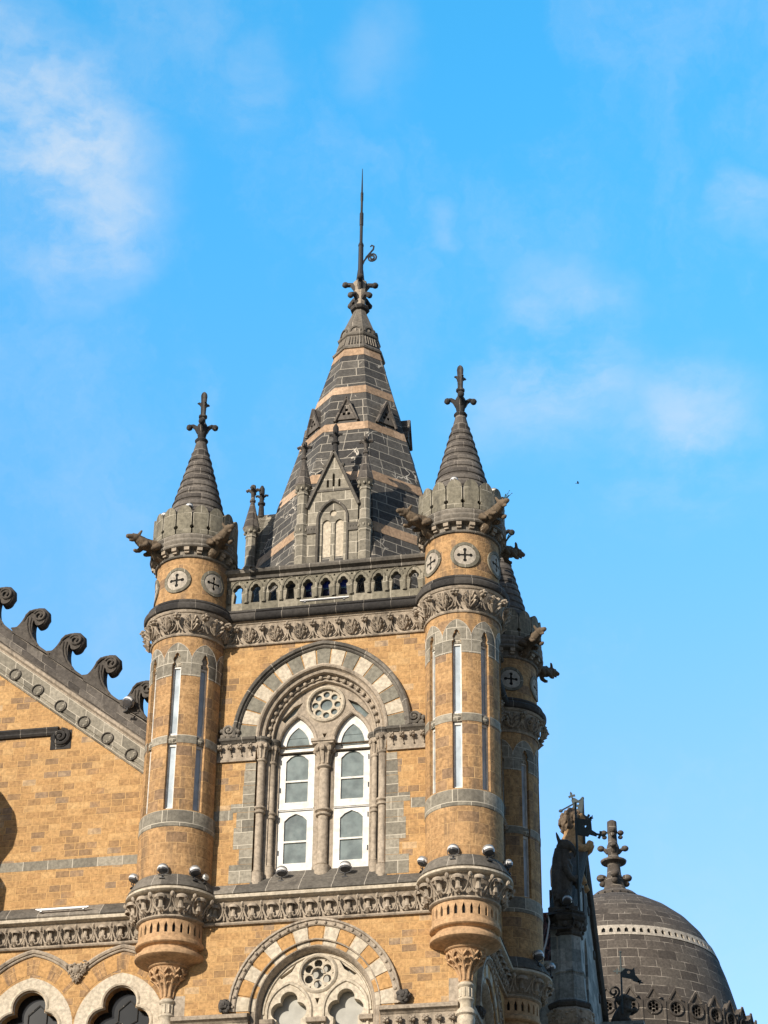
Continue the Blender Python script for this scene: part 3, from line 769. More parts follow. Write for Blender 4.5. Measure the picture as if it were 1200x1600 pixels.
# ------------------------------------------------------------------ round turret (built at the world origin, then placed three times)
def gargoyle_mesh():
    b = MB()   # beast crouching out along -Y from the drum moulding
    b.tube([(0, -1.2, 14.42), (0, -1.45, 14.46), (0, -1.75, 14.47), (0, -2.0, 14.52), (0, -2.14, 14.58)], [.22, .23, .20, .185, .15], 10)
    b.tube([(0, -1.15, 14.12), (0, -1.4, 14.18), (0, -1.58, 14.27)], [.20, .17, .06], 8)
    b.sphere((0, -2.22, 14.62), (.145, .17, .14), 10, 8); b.tube([(0, -2.3, 14.62), (0, -2.46, 14.60), (0, -2.55, 14.58)], [.11, .09, .065], 8)
    b.tube([(0, -2.28, 14.50), (0, -2.44, 14.45)], [.055, .035], 6)
    for sx in (-1, 1):
        b.tube([(sx * .10, -2.15, 14.70), (sx * .14, -2.10, 14.82), (sx * .15, -2.07, 14.88)], [.06, .05, .025], 6)
        b.tube([(sx * .15, -1.85, 14.45), (sx * .22, -1.95, 14.32), (sx * .20, -2.06, 14.26), (sx * .18, -2.16, 14.27)], [.10, .085, .07, .055], 7)
        b.tube([(sx * .16, -1.35, 14.42), (sx * .26, -1.5, 14.40), (sx * .27, -1.66, 14.28), (sx * .25, -1.74, 14.25)], [.15, .13, .08, .06], 7)
        b.sphere((sx * .08, -2.34, 14.69), .035, 6, 5)
        for q in range(3): b.tube([(sx * .19, -1.55 - .1 * q, 14.36), (sx * .17, -1.56 - .1 * q, 14.56)], .035, 5)
    b.tube([(0, -1.4, 14.70), (0, -1.8, 14.68), (0, -2.05, 14.72)], [.05, .05, .05], 6)
    return fuse(b, 'gargoyle', 'gargoyle', .024, 2)
def finial(b, z, s=1.0, arms=4, top=True, a0=0.):
    b.lathe([(.12 * s, z), (.20 * s, z + .02 * s), (.235 * s, z + .08 * s), (.20 * s, z + .14 * s), (.12 * s, z + .17 * s), (.15 * s, z + .3 * s), (.19 * s, z + .55 * s), (.17 * s, z + .72 * s), (.10 * s, z + .85 * s), (.095 * s, z + 1.02 * s), (.15 * s, z + 1.06 * s), (.15 * s, z + 1.12 * s), (.09 * s, z + 1.16 * s), (.10 * s, z + 1.5 * s), (.13 * s, z + 1.62 * s), (.10 * s, z + 1.68 * s), (.115 * s, z + 1.95 * s), (.09 * s, z + 2.05 * s), (.04 * s, z + 2.11 * s), (0, z + 2.12 * s)], 12)
    for k in range(arms):
        a = a0 + 2 * PI * k / arms
        f = lambda r, zz: (r * s * math.sin(a), -r * s * math.cos(a), z + zz * s)
        b.tube([f(.10, .45), f(.2, .62), f(.32, .70), f(.42, .68)], [.10 * s, .085 * s, .075 * s, .07 * s], 7); b.sphere(f(.44, .64), .115 * s, 8, 6)
        a += PI / arms * .5
        b.tube([f(.06, 1.52), f(.17, 1.62), f(.2, 1.58)], [.05 * s, .045 * s, .04 * s], 5)
SW = .15                                              # half width of a slit
def build_turret():
    b = MB(); Rr = 1.18
    slits = []
    for k in range(8):
        u = Rr * 2 * PI * k / 8 - PI * Rr + .001
        if k == 0: continue
        slits.append([(u - SW, 5.06), (u + SW, 5.06), (u + SW, 10.02), (u + .09, 10.10), (u + .13, 10.2), (u + .09, 10.3), (u + .05, 10.33), (u + .05, 10.4), (u, 10.44), (u - .05, 10.4), (u - .05, 10.33), (u - .09, 10.3), (u - .13, 10.2), (u - .09, 10.10), (u - SW, 10.02)])
    pr = PI * Rr
    b.plate([(-pr, 2.7), (pr, 2.7), (pr, 11.1), (-pr, 11.1)], slits, 0, .22, mapf=cyl(Rr), vl=[-pr + 2 * pr * i / 64 for i in range(1, 64)], sides=False)
    b.lathe([(1.18, 11.1), (1.19, 12.3), (1.19, 13.95)], 64, rref=1.18)
    tu = part('turret', b, 'ashlar', tower, (0, 0, 0))
    # slit windows
    for k in range(8):
        if k == 4: continue
        a = 2 * PI * k / 8; f = lambda u, v, d, a=a: ((1.18 - d) * math.sin(a) + u * math.cos(a), -(1.18 - d) * math.cos(a) + u * math.sin(a), v)
        b = MB()
        b.plate([(-.165, 5.0), (.165, 5.0), (.165, 7.30), (-.165, 7.30)], [[(-.095, 5.14), (.095, 5.14), (.095, 7.20), (-.095, 7.20)]], .12, .19, mapf=f)
        b.plate([(-.165, 7.54), (.165, 7.54), (.165, 10.0), (-.165, 10.0)], [[(-.095, 7.65), (.095, 7.65), (.095, 9.92), (-.095, 9.92)]], .12, .19, mapf=f)
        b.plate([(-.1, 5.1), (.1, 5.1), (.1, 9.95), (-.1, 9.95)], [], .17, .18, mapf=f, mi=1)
        b.plate([(-.165, 9.98), (.165, 9.98), (.165, 10.46), (-.165, 10.46)], [], .09, .19, mapf=f, mi=2)
        b.plate([(-.155, 7.29), (.155, 7.29), (.155, 7.55), (-.155, 7.55)], [], .05, .19, mapf=f, mi=2)
        b.M = RZ(a) @ T(0, -1.13, 7.42); b.sphere((0, 0, 0), (.13, .05, .11), 10, 6, 2); b.M = Matrix()
        part('slit_window', b, ['white_paint', 'sky_tint_glass', 'grey'], tu)
    # grey stone panels round the slit heads
    b = MB(); ml = MB()
    Rp = 1.188
    for k in range(8):
        uc = Rp * 2 * PI * k / 8; hw = Rp * PI / 8 - .008
        ou = [(uc - hw, 9.62), (uc - SW, 9.62), (uc - SW, 10.02), (uc - .09, 10.10), (uc - .13, 10.2), (uc - .09, 10.3), (uc - .05, 10.4), (uc, 10.44), (uc + .05, 10.4), (uc + .09, 10.3), (uc + .13, 10.2), (uc + .09, 10.10), (uc + SW, 10.02), (uc + SW, 9.62), (uc + hw, 9.62), (uc + hw, 10.2)]
        hd = [(uc + hw * c, 10.2 + .57 * sq) for c, sq in ((.97, .2), (.86, .42), (.68, .66), (.45, .85), (.2, .97), (0, 1.03), (-.2, .97), (-.45, .85), (-.68, .66), (-.86, .42), (-.97, .2))]
        ou += hd + [(uc - hw, 10.2)]
        b.plate(ou, [], 0, .03, mapf=cyl(Rp), vl=[uc - hw + 2 * hw * i / 8 for i in range(1, 8)])
        cm = cyl(Rp)
        ml.tube([cm(*p, 0) for p in [(uc + hw, 10.2)] + hd + [(uc - hw, 10.2)]], .011, 4)
        for s2 in (-1, 1):
            ml.tube([cm(uc + s2 * SW, 10.0, 0), cm(uc + s2 * hw, 10.0, 0)], .008, 4)
        ml.tube([cm(uc + hw + .008, 9.62, 0), cm(uc + hw + .008, 10.25, 0)], .009, 4)
    part('head_panel', b, 'grey', tu)
    part('mortar_joint', ml, 'mortar_line', tu)
    b = MB(); b.lathe([(1.18, 4.48), (1.20, 4.5), (1.20, 4.98), (1.17, 5.05)], 64)
    part('grey_band', b, 'grey', tu)
    for k in range(8):
        b = MB(); a = 2 * PI * k / 8; da = SW / 1.18 + .005; b.lathe([(1.175, 7.28), (1.192, 7.285), (1.192, 7.555), (1.175, 7.56)], 8, 0, a + da, a + PI / 4 - da)
        part('band_stone', b, 'grey', tu)
    # frieze, cornice
    b = MB(); b.lathe([(1.18, 11.03), (1.22, 11.03), (1.24, 11.07), (1.22, 11.12), (1.20, 11.13), (1.21, 11.35), (1.27, 11.6), (1.35, 11.76), (1.35, 11.8)], 64)
    ring_motif(b, MU, 10, 1.24, 11.13, 0, .16)
    part('frieze', b, 'carved', tu)
    b = MB(); b.lathe([(1.34, 11.78), (1.38, 11.79), (1.41, 11.83), (1.42, 11.87)], 64); part('cornice_fillet', b, 'carved', tu)
    b = MB(); b.lathe([(1.42, 11.87), (1.48, 11.90), (1.51, 11.97), (1.51, 12.05), (1.46, 12.12), (1.40, 12.14), (1.39, 12.17), (1.41, 12.20), (1.40, 12.26), (1.33, 12.30), (1.18, 12.38)], 64); part('cornice', b, 'dark', tu)
    # medallions
    for k in range(6):
        b = MB(); b.M = RZ(2 * PI * k / 6); cm = cyl(1.19)
        def at(u, v, d): return cm(u, v + 13.08, d)
        vl = [-.45 + .1 * i for i in range(10)]
        b.plate(circ(0, 0, .46, 32), [circ(0, 0, .36, 28)], -.045, .02, mapf=at, vl=vl)
        b.plate(circ(0, 0, .355, 28), [], -.006, .02, mapf=at, vl=vl, mi=2)
        cross = []
        for q in range(4):
            a = PI / 2 * q
            for x, y in ((.055, .05), (.045, .13), (.06, .165)): cross.append((x * math.cos(a) + y * math.sin(a), -x * math.sin(a) + y * math.cos(a)))
            cross_l = None
        # cross-shaped piercing: four arms with round ends
        pts = []
        for q in range(4):
            a = -PI / 2 * q
            arm = [(-.035, .045), (-.03, .14)] + [(.062 * math.cos(g_), .19 + .062 * math.sin(g_)) for g_ in [R(215), R(180), R(135), R(90), R(45), R(0), R(-35)]] + [(.03, .14), (.035, .045)]
            pts += [(x * math.cos(a) - y * math.sin(a), x * math.sin(a) + y * math.cos(a)) for x, y in arm]
        b.plate(circ(0, 0, .352, 28), [pts[::-1]], -.03, 0, mapf=at, vl=vl, mi=1)
        b.M = b.M @ T(0, -1.225, 13.08) @ Matrix.Rotation(PI / 2, 4, 'X')
        o = part('medallion', b, ['merlon_stone', 'paleband', 'gap_shade'], tu)
    # corbelled drum with petal merlons
    b = MB()
    b.lathe([(1.19, 13.90), (1.25, 13.92), (1.27, 13.96), (1.24, 14.0), (1.21, 14.01)], 64)
    b.lathe([(1.21, 14.0), (1.21, 14.22), (1.43, 14.23), (1.46, 14.27), (1.44, 14.33), (1.40, 14.36), (1.43, 14.40), (1.45, 14.46), (1.42, 14.52), (1.41, 14.55), (1.44, 14.60), (1.44, 14.66), (1.40, 14.70), (1.39, 14.74), (1.15, 14.75)], 64)
    dr = part('drum_moulding', b, 'weathered', tu)
    b = MB(); b.box(-.085, .085, -1.40, -1.18, 14.10, 14.225); b.box(-.075, .075, -1.33, -1.18, 14.03, 14.10)
    bm_ = mesh_of('bracket', b, 'carved')
    for k in range(20): o = mpart('bracket', bm_, tu); o.rotation_euler.z = 2 * PI * k / 20 + .1
    b = MB()
    n = 16; per = 2 * PI * 1.4 / n; hw = per / 2 - .022
    for uc in (0.,):
        pts = [(uc - hw, 14.72), (uc + hw, 14.72), (uc + hw, 14.90)] + [(uc + per / 2 + .075 * math.cos(a), 14.97 + .075 * math.sin(a)) for a in (R(-110), R(-150), R(180), R(150), R(110))] + [(uc + hw, 15.05), (uc + hw, 15.46)]
        top = [(uc + hw * c, 15.46 + .34 * sq) for c, sq in ((.96, .28), (.85, .52), (.66, .75), (.4, .92), (0, 1.), (-.4, .92), (-.66, .75), (-.85, .52), (-.96, .28))]
        pts += top + [(uc - hw, 15.46), (uc - hw, 15.05)] + [(uc - per / 2 - .075 * math.cos(a), 14.97 + .075 * math.sin(a)) for a in (R(110), R(150), R(180), R(-150), R(-110))] + [(uc - hw, 14.90)]
        b.plate(pts, [], 0, .16, mapf=cyl(1.41), vl=[uc - hw + 2 * hw * i / 6 for i in range(1, 6)], back=True)
    bm_ = mesh_of('merlon', b, 'merlon_stone')
    for k in range(n): o = mpart('merlon', bm_, tu); o.rotation_euler.z = 2 * PI * k / n
    b = MB(); b.lathe([(1.20, 14.7), (1.20, 15.40), (1.1, 15.42), (1.1, 15.0)], 48); part('drum_core', b, 'gap_shade', tu)  # blackened lining so the slits between merlons look shaded
    # stepped conical roof
    b = MB(); prof = [(1.16, 15.1)]; nC = 11; z0, z1 = 15.25, 18.55; r0, r1 = 1.13, .30
    for i in range(nC):
        za = z0 + (z1 - z0) * i / nC; zb = z0 + (z1 - z0) * (i + 1) / nC; ra = r0 + (r1 - r0) * i / nC; rb = r0 + (r1 - r0) * (i + 1) / nC
        prof += [(ra + .004, za), (ra + .03, za + .012), (ra + .03, za + .05), (rb + .008, zb - .012)]
    prof += [(.31, 18.56), (.32, 18.62), (.27, 18.70), (.17, 19.14)]
    b.lathe(prof, 48, rref=.8); part('cone_roof', b, 'cone_stone', tu, smooth=20)
    b = MB(); finial(b, 19.1, 1.0, 4, a0=R(12)); part('finial', b, 'dark', tu)
    gm = gargoyle_mesh()
    for k in range(4):
        o = mpart('gargoyle', gm, tu); o.rotation_euler.z = PI / 4 + PI / 2 * k
    # corbelled base
    b = MB(); b.lathe([(1.17, 2.95), (1.20, 2.92), (1.40, 2.58), (1.42, 2.52), (1.38, 2.49)], 64); part('base_weathering', b, 'weathered', tu)
    b = MB(); b.lathe([(1.38, 2.49), (1.44, 2.46), (1.45, 2.39), (1.38, 2.34), (1.28, 2.32)], 64); part('base_fillet', b, 'cream', tu)
    b = MB(); b.lathe([(1.28, 2.33), (1.18, 2.2), (1.07, 2.0), (1.02, 1.76), (1.02, 1.72), (1.07, 1.70), (1.08, 1.65), (1.03, 1.61), (.99, 1.60)], 64)
    ring_motif(b, ML, 13, 1.07, 1.74, 0, .32); part('leaf_capital', b, 'carved', tu)
    b = MB(); pr = PI * .99; hs = []
    for k in range(26):
        u = -pr + 2 * pr * (k + .5) / 26; hs.append([(u - .045, 1.18), (u + .045, 1.18), (u + .05, 1.38), (u, 1.52), (u - .05, 1.38)])
    b.plate([(-pr, 1.10), (pr, 1.10), (pr, 1.61), (-pr, 1.61)], hs, 0, .08, mapf=cyl(.99), vl=[-pr + 2 * pr * i / 52 for i in range(1, 52)], sides=False)
    b.lathe([(.92, 1.1), (.92, 1.6)], 40, 1)
    b.lathe([(.99, 1.11), (.995, 1.06), (1.04, 1.03), (1.06, .97), (1.055, .91), (1.01, .87), (.91, .85), (.89, .81), (.92, .75), (1.0, .69), (1.05, .66), (1.065, .60), (1.05, .54), (.97, .49), (.80, .44), (.66, .40), (.62, .37)], 64)
    part('base_bowl', b, ['buff', 'gap_shade'], tu)
    b = MB(); b.lathe([(.62, .38), (.63, .34), (.60, .31), (.56, .30), (.52, .22), (.44, .02), (.32, -.14), (.22, -.26), (.18, -.42), (.18, -.62)], 32)
    pc = MB(); pc.lathe([(.18, -.60), (.23, -.64), (.245, -.69), (.23, -.73), (.19, -.76), (.19, -1.05), (.23, -1.08), (.25, -1.13), (.22, -1.17), (.20, -1.2), (.20, -1.36), (.26, -1.42), (.30, -1.48), (.30, -1.55), (.24, -1.60), (.27, -1.7), (.2, -2.05), (.17, -2.2), (.17, -24.4)], 32)
    for k in range(10):
        a = 2 * PI * k / 10; pc.tube([(.19 * math.sin(a), -.19 * math.cos(a), -.78), (.19 * math.sin(a), -.19 * math.cos(a), -1.04)], .028, 5)
    part('pendant_column', pc, 'cream', tu)
    for k in range(10):
        a = 2 * PI * k / 10
        f = lambda r, z, da=0.: (r * math.sin(a + da), -r * math.cos(a + da), z)
        b.tube([f(.19, -.55), f(.21, -.35), f(.30, -.17), f(.44, -.03), f(.53, .13), f(.55, .24)], [.028, .035, .04, .045, .05, .035], 6)
        for s2 in (-1, 1):
            b.tube([f(.40, -.06), f(.48, .0, s2 * .12), f(.52, .03, s2 * .22), f(.53, -.01, s2 * .26)], [.035, .045, .04, .02], 5); b.tube([f(.52, .08), f(.565, .16, s2 * .14), f(.57, .23, s2 * .22), f(.57, .18, s2 * .27)], [.035, .045, .04, .02], 5)
            b.tube([f(.26, -.22, s2 * .05), f(.33, -.14, s2 * .22), f(.35, -.15, s2 * .3)], [.025, .035, .02], 5)
    part('pendant_corbel', b, 'buff', tu)
    return tu
tL = build_turret()
def rotate_medallions(tu, a):
    for c in tu.children:
        if c.name.startswith('medallion'): c.rotation_euler.z = a
tR = copy_tree(tL, tower); tR.location = Vector((9, 0, 0)) - ORG[tower.name]
tB = copy_tree(tL, tower); tB.location = Vector((9, 8.8, 0)) - ORG[tower.name]
rotate_medallions(tL, R(51.5)); rotate_medallions(tR, R(14)); rotate_medallions(tB, R(22))
tL['label'] = 'front turret beside the stone gable'; tR['label'] = 'front turret on the right corner of the tower'; tB['label'] = 'shaded turret behind the right front turret'

# ------------------------------------------------------------------ spire
def rS(z): return .755 + .28 * (25.54 - z)
PH = PI / 8
def frustum(b, z0, z1, out=0., n=8):
    s = MB(); s.lathe([(rS(z0) + out, z0), (rS(z1) + out, z1)], 8, 0, PH, 2 * PI + PH, rref=rS((z0 + z1) / 2)); b.join(s, Matrix())
b = MB()
levels = [12.2, 15.70, 16.14, 18.18, 18.60, 20.69, 21.06, 22.57, 22.94, 24.60, 24.98]
for i in range(0, 10, 2): frustum(b, levels[i], levels[i + 1])
spire = part('spire', b, 'basalt', tower, AX, smooth=20)
for i in range(1, 10, 2):
    b = MB(); frustum(b, levels[i], levels[i + 1], .012); b.lathe([(rS(levels[i]) - .05, levels[i]), (rS(levels[i]) + .012, levels[i])], 8, 0, PH, 2 * PI + PH)
    part('spire_band', b, 'pink', spire, smooth=20)
b = MB()
P8 = lambda pr: b.lathe(pr, 8, 0, PH, 2 * PI + PH)
P8([(.90, 24.97), (.98, 24.98), (1.0, 25.05), (.93, 25.12), (.86, 25.2), (.74, 25.66), (.80, 25.70), (.82, 25.76), (.72, 25.82), (.70, 26.1), (.62, 26.16)])
P8([(.64, 26.15), (.23, 27.2), (.22, 27.3)])
for k in range(8):
    b.M = RZ(PI / 4 * k)
    for i in range(5):
        x = (i - 2) * .105; b.tube([(x * 1.05, -.83, 25.22), (x * .95, -.715, 25.62)], .022, 4)
    b.sweep_arch(0, 25.9, 0, [(.17, -.63), (.17, -.69), (.23, -.69), (.23, -.63)], 12); b.sphere((0, -.655, 25.95), (.07, .03, .07), 8, 6)
b.M = Matrix()
part('spire_crown', b, 'weathered', spire, smooth=20)
b = MB(); P8([(.22, 27.2), (.34, 27.24), (.38, 27.32), (.34, 27.40), (.24, 27.43)])
for k in range(4):
    a = PI / 4 + PI / 2 * k + R(12)
    f = lambda r, z, a=a: (r * math.sin(a), -r * math.cos(a), z)
    b.tube([f(.1, 27.75), f(.3, 27.92), f(.48, 27.80)], [.12, .10, .09], 7); b.sphere(f(.50, 27.74), (.12, .12, .12), 8, 6)
    a2 = a + PI / 4; f = lambda r, z, a=a2: (r * math.sin(a), -r * math.cos(a), z)
    b.tube([f(.12, 28.2), f(.32, 28.46), f(.52, 28.46)], [.12, .10, .09], 7); b.sphere(f(.56, 28.46), (.13, .13, .12), 8, 6)
part('finial_arm', b, 'dark', spire)
b = MB(); b.lathe([(.2, 27.4), (.2, 28.0), (.24, 28.3), (.27, 28.55), (.16, 28.6)], 8, 0, PH, 2 * PI + PH); part('finial', b, 'carved', spire, smooth=20)
# small gabled vents
b = MB()
def vent(b, ang, zc):
    A = rS(zc - .45) * math.cos(PH); b.M = RZ(ang)
    y = -A - .06
    tri = [(-.36, zc - .42), (.36, zc - .42), (0, zc + .42)]
    b.plate(tri, [circ(0, zc - .03, .062, 10), circ(-.085, zc - .19, .062, 10), circ(.085, zc - .19, .062, 10)], y, y + .55)
    b.plate(tri, [], y + .08, y + .1, mi=1)
    for sx in (-1, 1): b.tube([(sx * .42, y - .02, zc - .5), (0, y - .02, zc + .5)], .055, 5); b.add([(sx * .46, y - .04, zc - .5), (0, y - .04, zc + .54), (0, y + .8, zc + .54), (sx * .46, y + .6, zc - .5)], [(0, 1, 2, 3)])
    b.M = Matrix()
for k in range(8):
    b = MB(); vent(b, PI / 4 * k, 21.62); part('gabled_vent', b, ['cone_stone', 'gap_shade'], spire, smooth=20)
# lucarnes
def lucarne():
    b = MB(); Y = -3.62
    ou = [(-.86, 12.25), (.86, 12.25), (.86, 16.62), (0, 18.72), (-.86, 16.62)]
    b.plate(ou, [arch_poly(.0, 16.05, .47, .3, 12.3, 12), [(-.04, 17.35), (.04, 17.35), (.04, 17.82), (0, 17.9), (-.04, 17.82)], [(-.24, 17.33), (-.16, 17.33), (-.16, 17.6), (-.20, 17.66), (-.24, 17.6)], [(.16, 17.33), (.24, 17.33), (.24, 17.6), (.20, 17.66), (.16, 17.6)]], Y, Y + .35)
    b.add([(-.86, Y + .02, 16.62), (0, Y + .02, 18.72), (0, -1.6, 18.72), (-.86, -2.2, 16.62)], [(0, 1, 2, 3)]); b.add([(.86, Y + .02, 16.62), (0, Y + .02, 18.72), (0, -1.6, 18.72), (.86, -2.2, 16.62)], [(0, 1, 2, 3)])
    b.add([(-.86, Y + .02, 12.2), (-.86, Y + .02, 16.62), (-.86, -2.0, 16.62), (-.86, -2.0, 12.2)], [(0, 1, 2, 3)]); b.add([(.86, Y + .02, 12.2), (.86, Y + .02, 16.62), (.86, -2.0, 16.62), (.86, -2.0, 12.2)], [(0, 1, 2, 3)])
    b.plate(arch_poly(0, 16.05, .47, .3, 12.3, 12), [arch_poly(-.22, 15.9, .15, .04, 12.4, 8), arch_poly(.22, 15.9, .15, .04, 12.4, 8), circ(0, 16.33, .12, 14)], Y + .05, Y + .12, sides=False)
    lu = part('lucarne', b, 'grey', spire, smooth=20)
    b = MB(); b.box(-.47, .47, Y + .11, Y + .14, 12.3, 16.7); part('blind_panel', b, 'cream', lu, ORG[spire.name])
    b = MB()
    b.tube([(-.9, Y - .05, 16.55), (0, Y - .05, 18.75)], .065, 5); b.tube([(.9, Y - .05, 16.55), (0, Y - .05, 18.75)], .065, 5)
    b.sweep_arch(0, 16.05, .3, [(.47, Y), (.48, Y - .05), (.54, Y - .06), (.57, Y)], 16, leg=3.6); b.box(-.6, .6, Y - .03, Y, 17.16, 17.24)
    for sx in (-1, 1): b.sphere((sx * .32, Y - .05, 18.15), .085, 7, 5); b.tube([(sx * .2, Y - .05, 18.15), (sx * .32, Y - .05, 18.18)], .04, 5)
    b.box(-.88, -.55, Y - .05, Y, 15.55, 15.85); b.box(.55, .88, Y - .05, Y, 15.55, 15.85)
    for sx in (-1, 1):
        for k in range(3): b.sphere((sx * (.62 + .1 * k), Y - .05, 15.72), (.03, .02, .045), 6, 5)
    part('gable_mould', b, 'weathered', lu, ORG[spire.name])
    b = MB(); b.M = T(0, Y + .15, 18.62); 
    f = MB(); f.lathe([(.12, 0), (.10, .35), (.085, .5), (.14, .54), (.14, .6), (.085, .64), (.08, .9), (.10, 1.02), (.10, 1.2), (.04, 1.33), (0, 1.35)], 10)
    for k in range(4):
        a = PI / 2 * k; f.tube([(.05 * math.sin(a), -.05 * math.cos(a), .84), (.15 * math.sin(a), -.15 * math.cos(a), .92), (.23 * math.sin(a), -.23 * math.cos(a), .9)], [.05, .05, .045], 6)
    b.join(f, b.M); part('finial', b, 'dark', lu, ORG[spire.name])
    for sx in (-1, 1):
        b = MB(); b.M = T(sx * 1.08, Y + .12, 0)
        b.lathe([(.23, 12.2), (.23, 15.45), (.255, 15.5), (.255, 15.85), (.27, 15.9), (.21, 15.98), (.19, 16.05), (.185, 17.1), (.22, 17.14), (.19, 17.2), (.20, 17.3), (.27, 17.42), (.30, 17.46)], 8, 0, PH, 2 * PI + PH)
        for k in range(8):
            a = PI / 4 * k; b.sphere((.25 * math.sin(a), -.25 * math.cos(a), 15.70), (.035, .035, .06), 6, 5); b.sphere((.23 * math.sin(a), -.23 * math.cos(a), 17.33), .055, 6, 5)
        pn = part('pinnacle', b, 'grey', lu, ORG[spire.name], smooth=20)
        b = MB(); b.M = T(sx * 1.08, Y + .12, 0); b.lathe([(.30, 17.46), (.32, 17.52), (.29, 17.58), (.08, 18.55), (.07, 18.6)], 8, 0, PH, 2 * PI + PH)
        b.lathe([(.07, 18.6), (.11, 18.63), (.11, 18.69), (.07, 18.72), (.075, 18.95), (.10, 19.1), (.09, 19.3), (0, 19.36)], 8)
        for k in range(4):
            a = PI / 2 * k; b.tube([(.05 * math.sin(a), -.05 * math.cos(a), 19.05), (.16 * math.sin(a), -.16 * math.cos(a), 19.13), (.25 * math.sin(a), -.25 * math.cos(a), 19.08)], [.06, .06, .055], 6)
        part('pinnacle_cap', b, 'cone_stone', lu, ORG[spire.name], smooth=20)
    return lu
lu = lucarne()
for a in ROT[1:]:
    c = copy_tree(lu, spire); c.rotation_euler.z = a

# ---- iron vane on the spire
vane = thing('weather_vane', 'tall thin iron rod with a curled scroll standing on the spire tip', 'weather vane', (CX, CY, 28.6))
b = MB(); b.lathe([(.17, 0), (.14, .25), (.11, .55), (.10, .6), (.095, 1.7), (.11, 1.72), (.10, 1.8), (.06, 1.9), (.06, 2.7), (.075, 2.72), (.075, 3.3), (.045, 3.35), (.045, 3.9), (.055, 3.95), (.055, 4.3), (.035, 4.35), (.012, 5.5), (0, 5.52)], 10)
part('rod', b, 'iron', vane)
b = MB(); pts = [(.08, 0, .85), (.13, 0, 1.0), (.25, 0, 1.18), (.42, 0, 1.28)]
for i in range(22):
    a = R(70) - i / 21 * R(640); q = .19 * (1 - i / 21 * .8); pts.append((.43 + q * math.cos(a), 0, 1.10 + q * math.sin(a)))
b.tube(pts, .034, 6)
b.tube([(.2, 0, 1.14), (.34, 0, 1.32), (.48, 0, 1.5), (.50, 0, 1.64), (.42, 0, 1.70), (.37, 0, 1.64)], [.035, .035, .035, .035, .03, .03], 6)
part('scroll', b, 'iron', vane)

# ------------------------------------------------------------------ gabled wing on the left
GY = 1.0
wing = thing('gabled_wing', 'ochre stone gable wing with curled crockets along its sloping coping and trefoil windows below', 'building', (-9.5, GY, ZG))
def zc(x): return 9.86 - .765 * (x + 2.5)                     # crocket valley line
AP = -9.5
b = MB(); b.M = T(0, GY, 0)
WC = [-1.79, -4.68, -7.57, -10.46, -13.35, -16.24]
tre = [trefoil(x, -.22, .52, .46, .50, -4.2) for x in WC]
b.plate([(-19, -24.4), (.6, -24.4), (.6, zc(.6) - 1.4), (AP, zc(AP) - 1.4), (-19, zc(AP) - 1.4 - .765 * 9.5)], tre, 0, .6)
ws = part('wall', b, 'brick', wing, (0, 0, 0))
b = MB(); b.M = T(0, GY, 0); b.box(-19, .3, -.006, .1, 4.25, 4.56); part('stone_band', b, 'grey', wing, (0, 0, 0))
# string with volute end
b = MB(); b.M = T(0, GY, 0); b.extr([(.02, 8.90), (-.08, 8.92), (-.13, 8.98), (-.10, 9.04), (-.12, 9.08), (-.16, 9.13), (-.14, 9.19), (.02, 9.24)], -14.5, -4.55)
volute(b, -4.46, -.05, 8.84, .30, -1); b.tube([(-4.46 + .3 * math.cos(a), -.02, 8.84 + .3 * math.sin(a)) for a in [R(x) for x in range(90, -240, -20)]], .06, 6)
b.box(-4.8, -4.1, -.02, .05, 8.42, 9.1)
part('string_course', b, 'dark', wing, (0, 0, 0))
# coping
def sloped(prof, mi, name, x0=-.1, x1=AP, both=True):
    """profile (y, dz) relative to the valley line"""
    b = MB(); b.M = T(0, GY, 0)
    segs = [(x1, x0)] + ([(2 * AP - x0 - 0, AP)] if both else [])
    for (xa, xb) in segs:
        f = (lambda x: zc(x)) if xa == x1 else (lambda x: zc(2 * AP - x))
        m = len(prof); vs = [(xa, y, f(xa) + d) for y, d in prof] + [(xb, y, f(xb) + d) for y, d in prof]
        L = math.hypot(xb - xa, f(xb) - f(xa)); c = [0.]
        for i in range(1, m): c.append(c[-1] + math.hypot(prof[i][0] - prof[i - 1][0], prof[i][1] - prof[i - 1][1]))
        b.add(vs, [(i, m + i, m + i + 1, i + 1) for i in range(m - 1)], 0, [[(0, c[i]), (L, c[i]), (L, c[i + 1]), (0, c[i + 1])] for i in range(m - 1)])
    return part(name, b, mi, wing, (0, 0, 0), smooth=25)
sloped([(.5, .0), (-.05, .0), (-.12, -.06), (-.16, -.2), (-.17, -.42), (-.25, -.45), (-.28, -.56), (-.25, -.66), (-.2, -.72)], 'cone_stone', 'gable_coping')
sloped([(-.2, -.72), (-.24, -.76), (-.22, -.86), (-.12, -.92), (-.1, -.98)], 'carved', 'coping_fillet')
sloped([(.3, -.98), (-.10, -.98), (-.10, -1.62), (-.06, -1.63), (-.06, -1.68), (-.11, -1.70), (-.12, -1.78), (-.06, -1.84), (.02, -1.85)], 'grey', 'gable_band')
b = MB(); b.lathe([(0, .03), (.13, .03), (.14, .02), (.155, .0)], 20); b.lathe([(.15, 0), (.175, .005), (.18, .05), (.20, .06), (.215, .04), (.215, 0)], 20, 1)
q = MB(); q.join(b, Matrix.Rotation(PI / 2, 4, 'X')); bm_ = mesh_of('roundel', q, ['grey', 'weathered'])
for k in range(9): mpart('roundel', bm_, wing, (-1.99 - .848 * k, GY - .10, 7.98 + .652 * k))
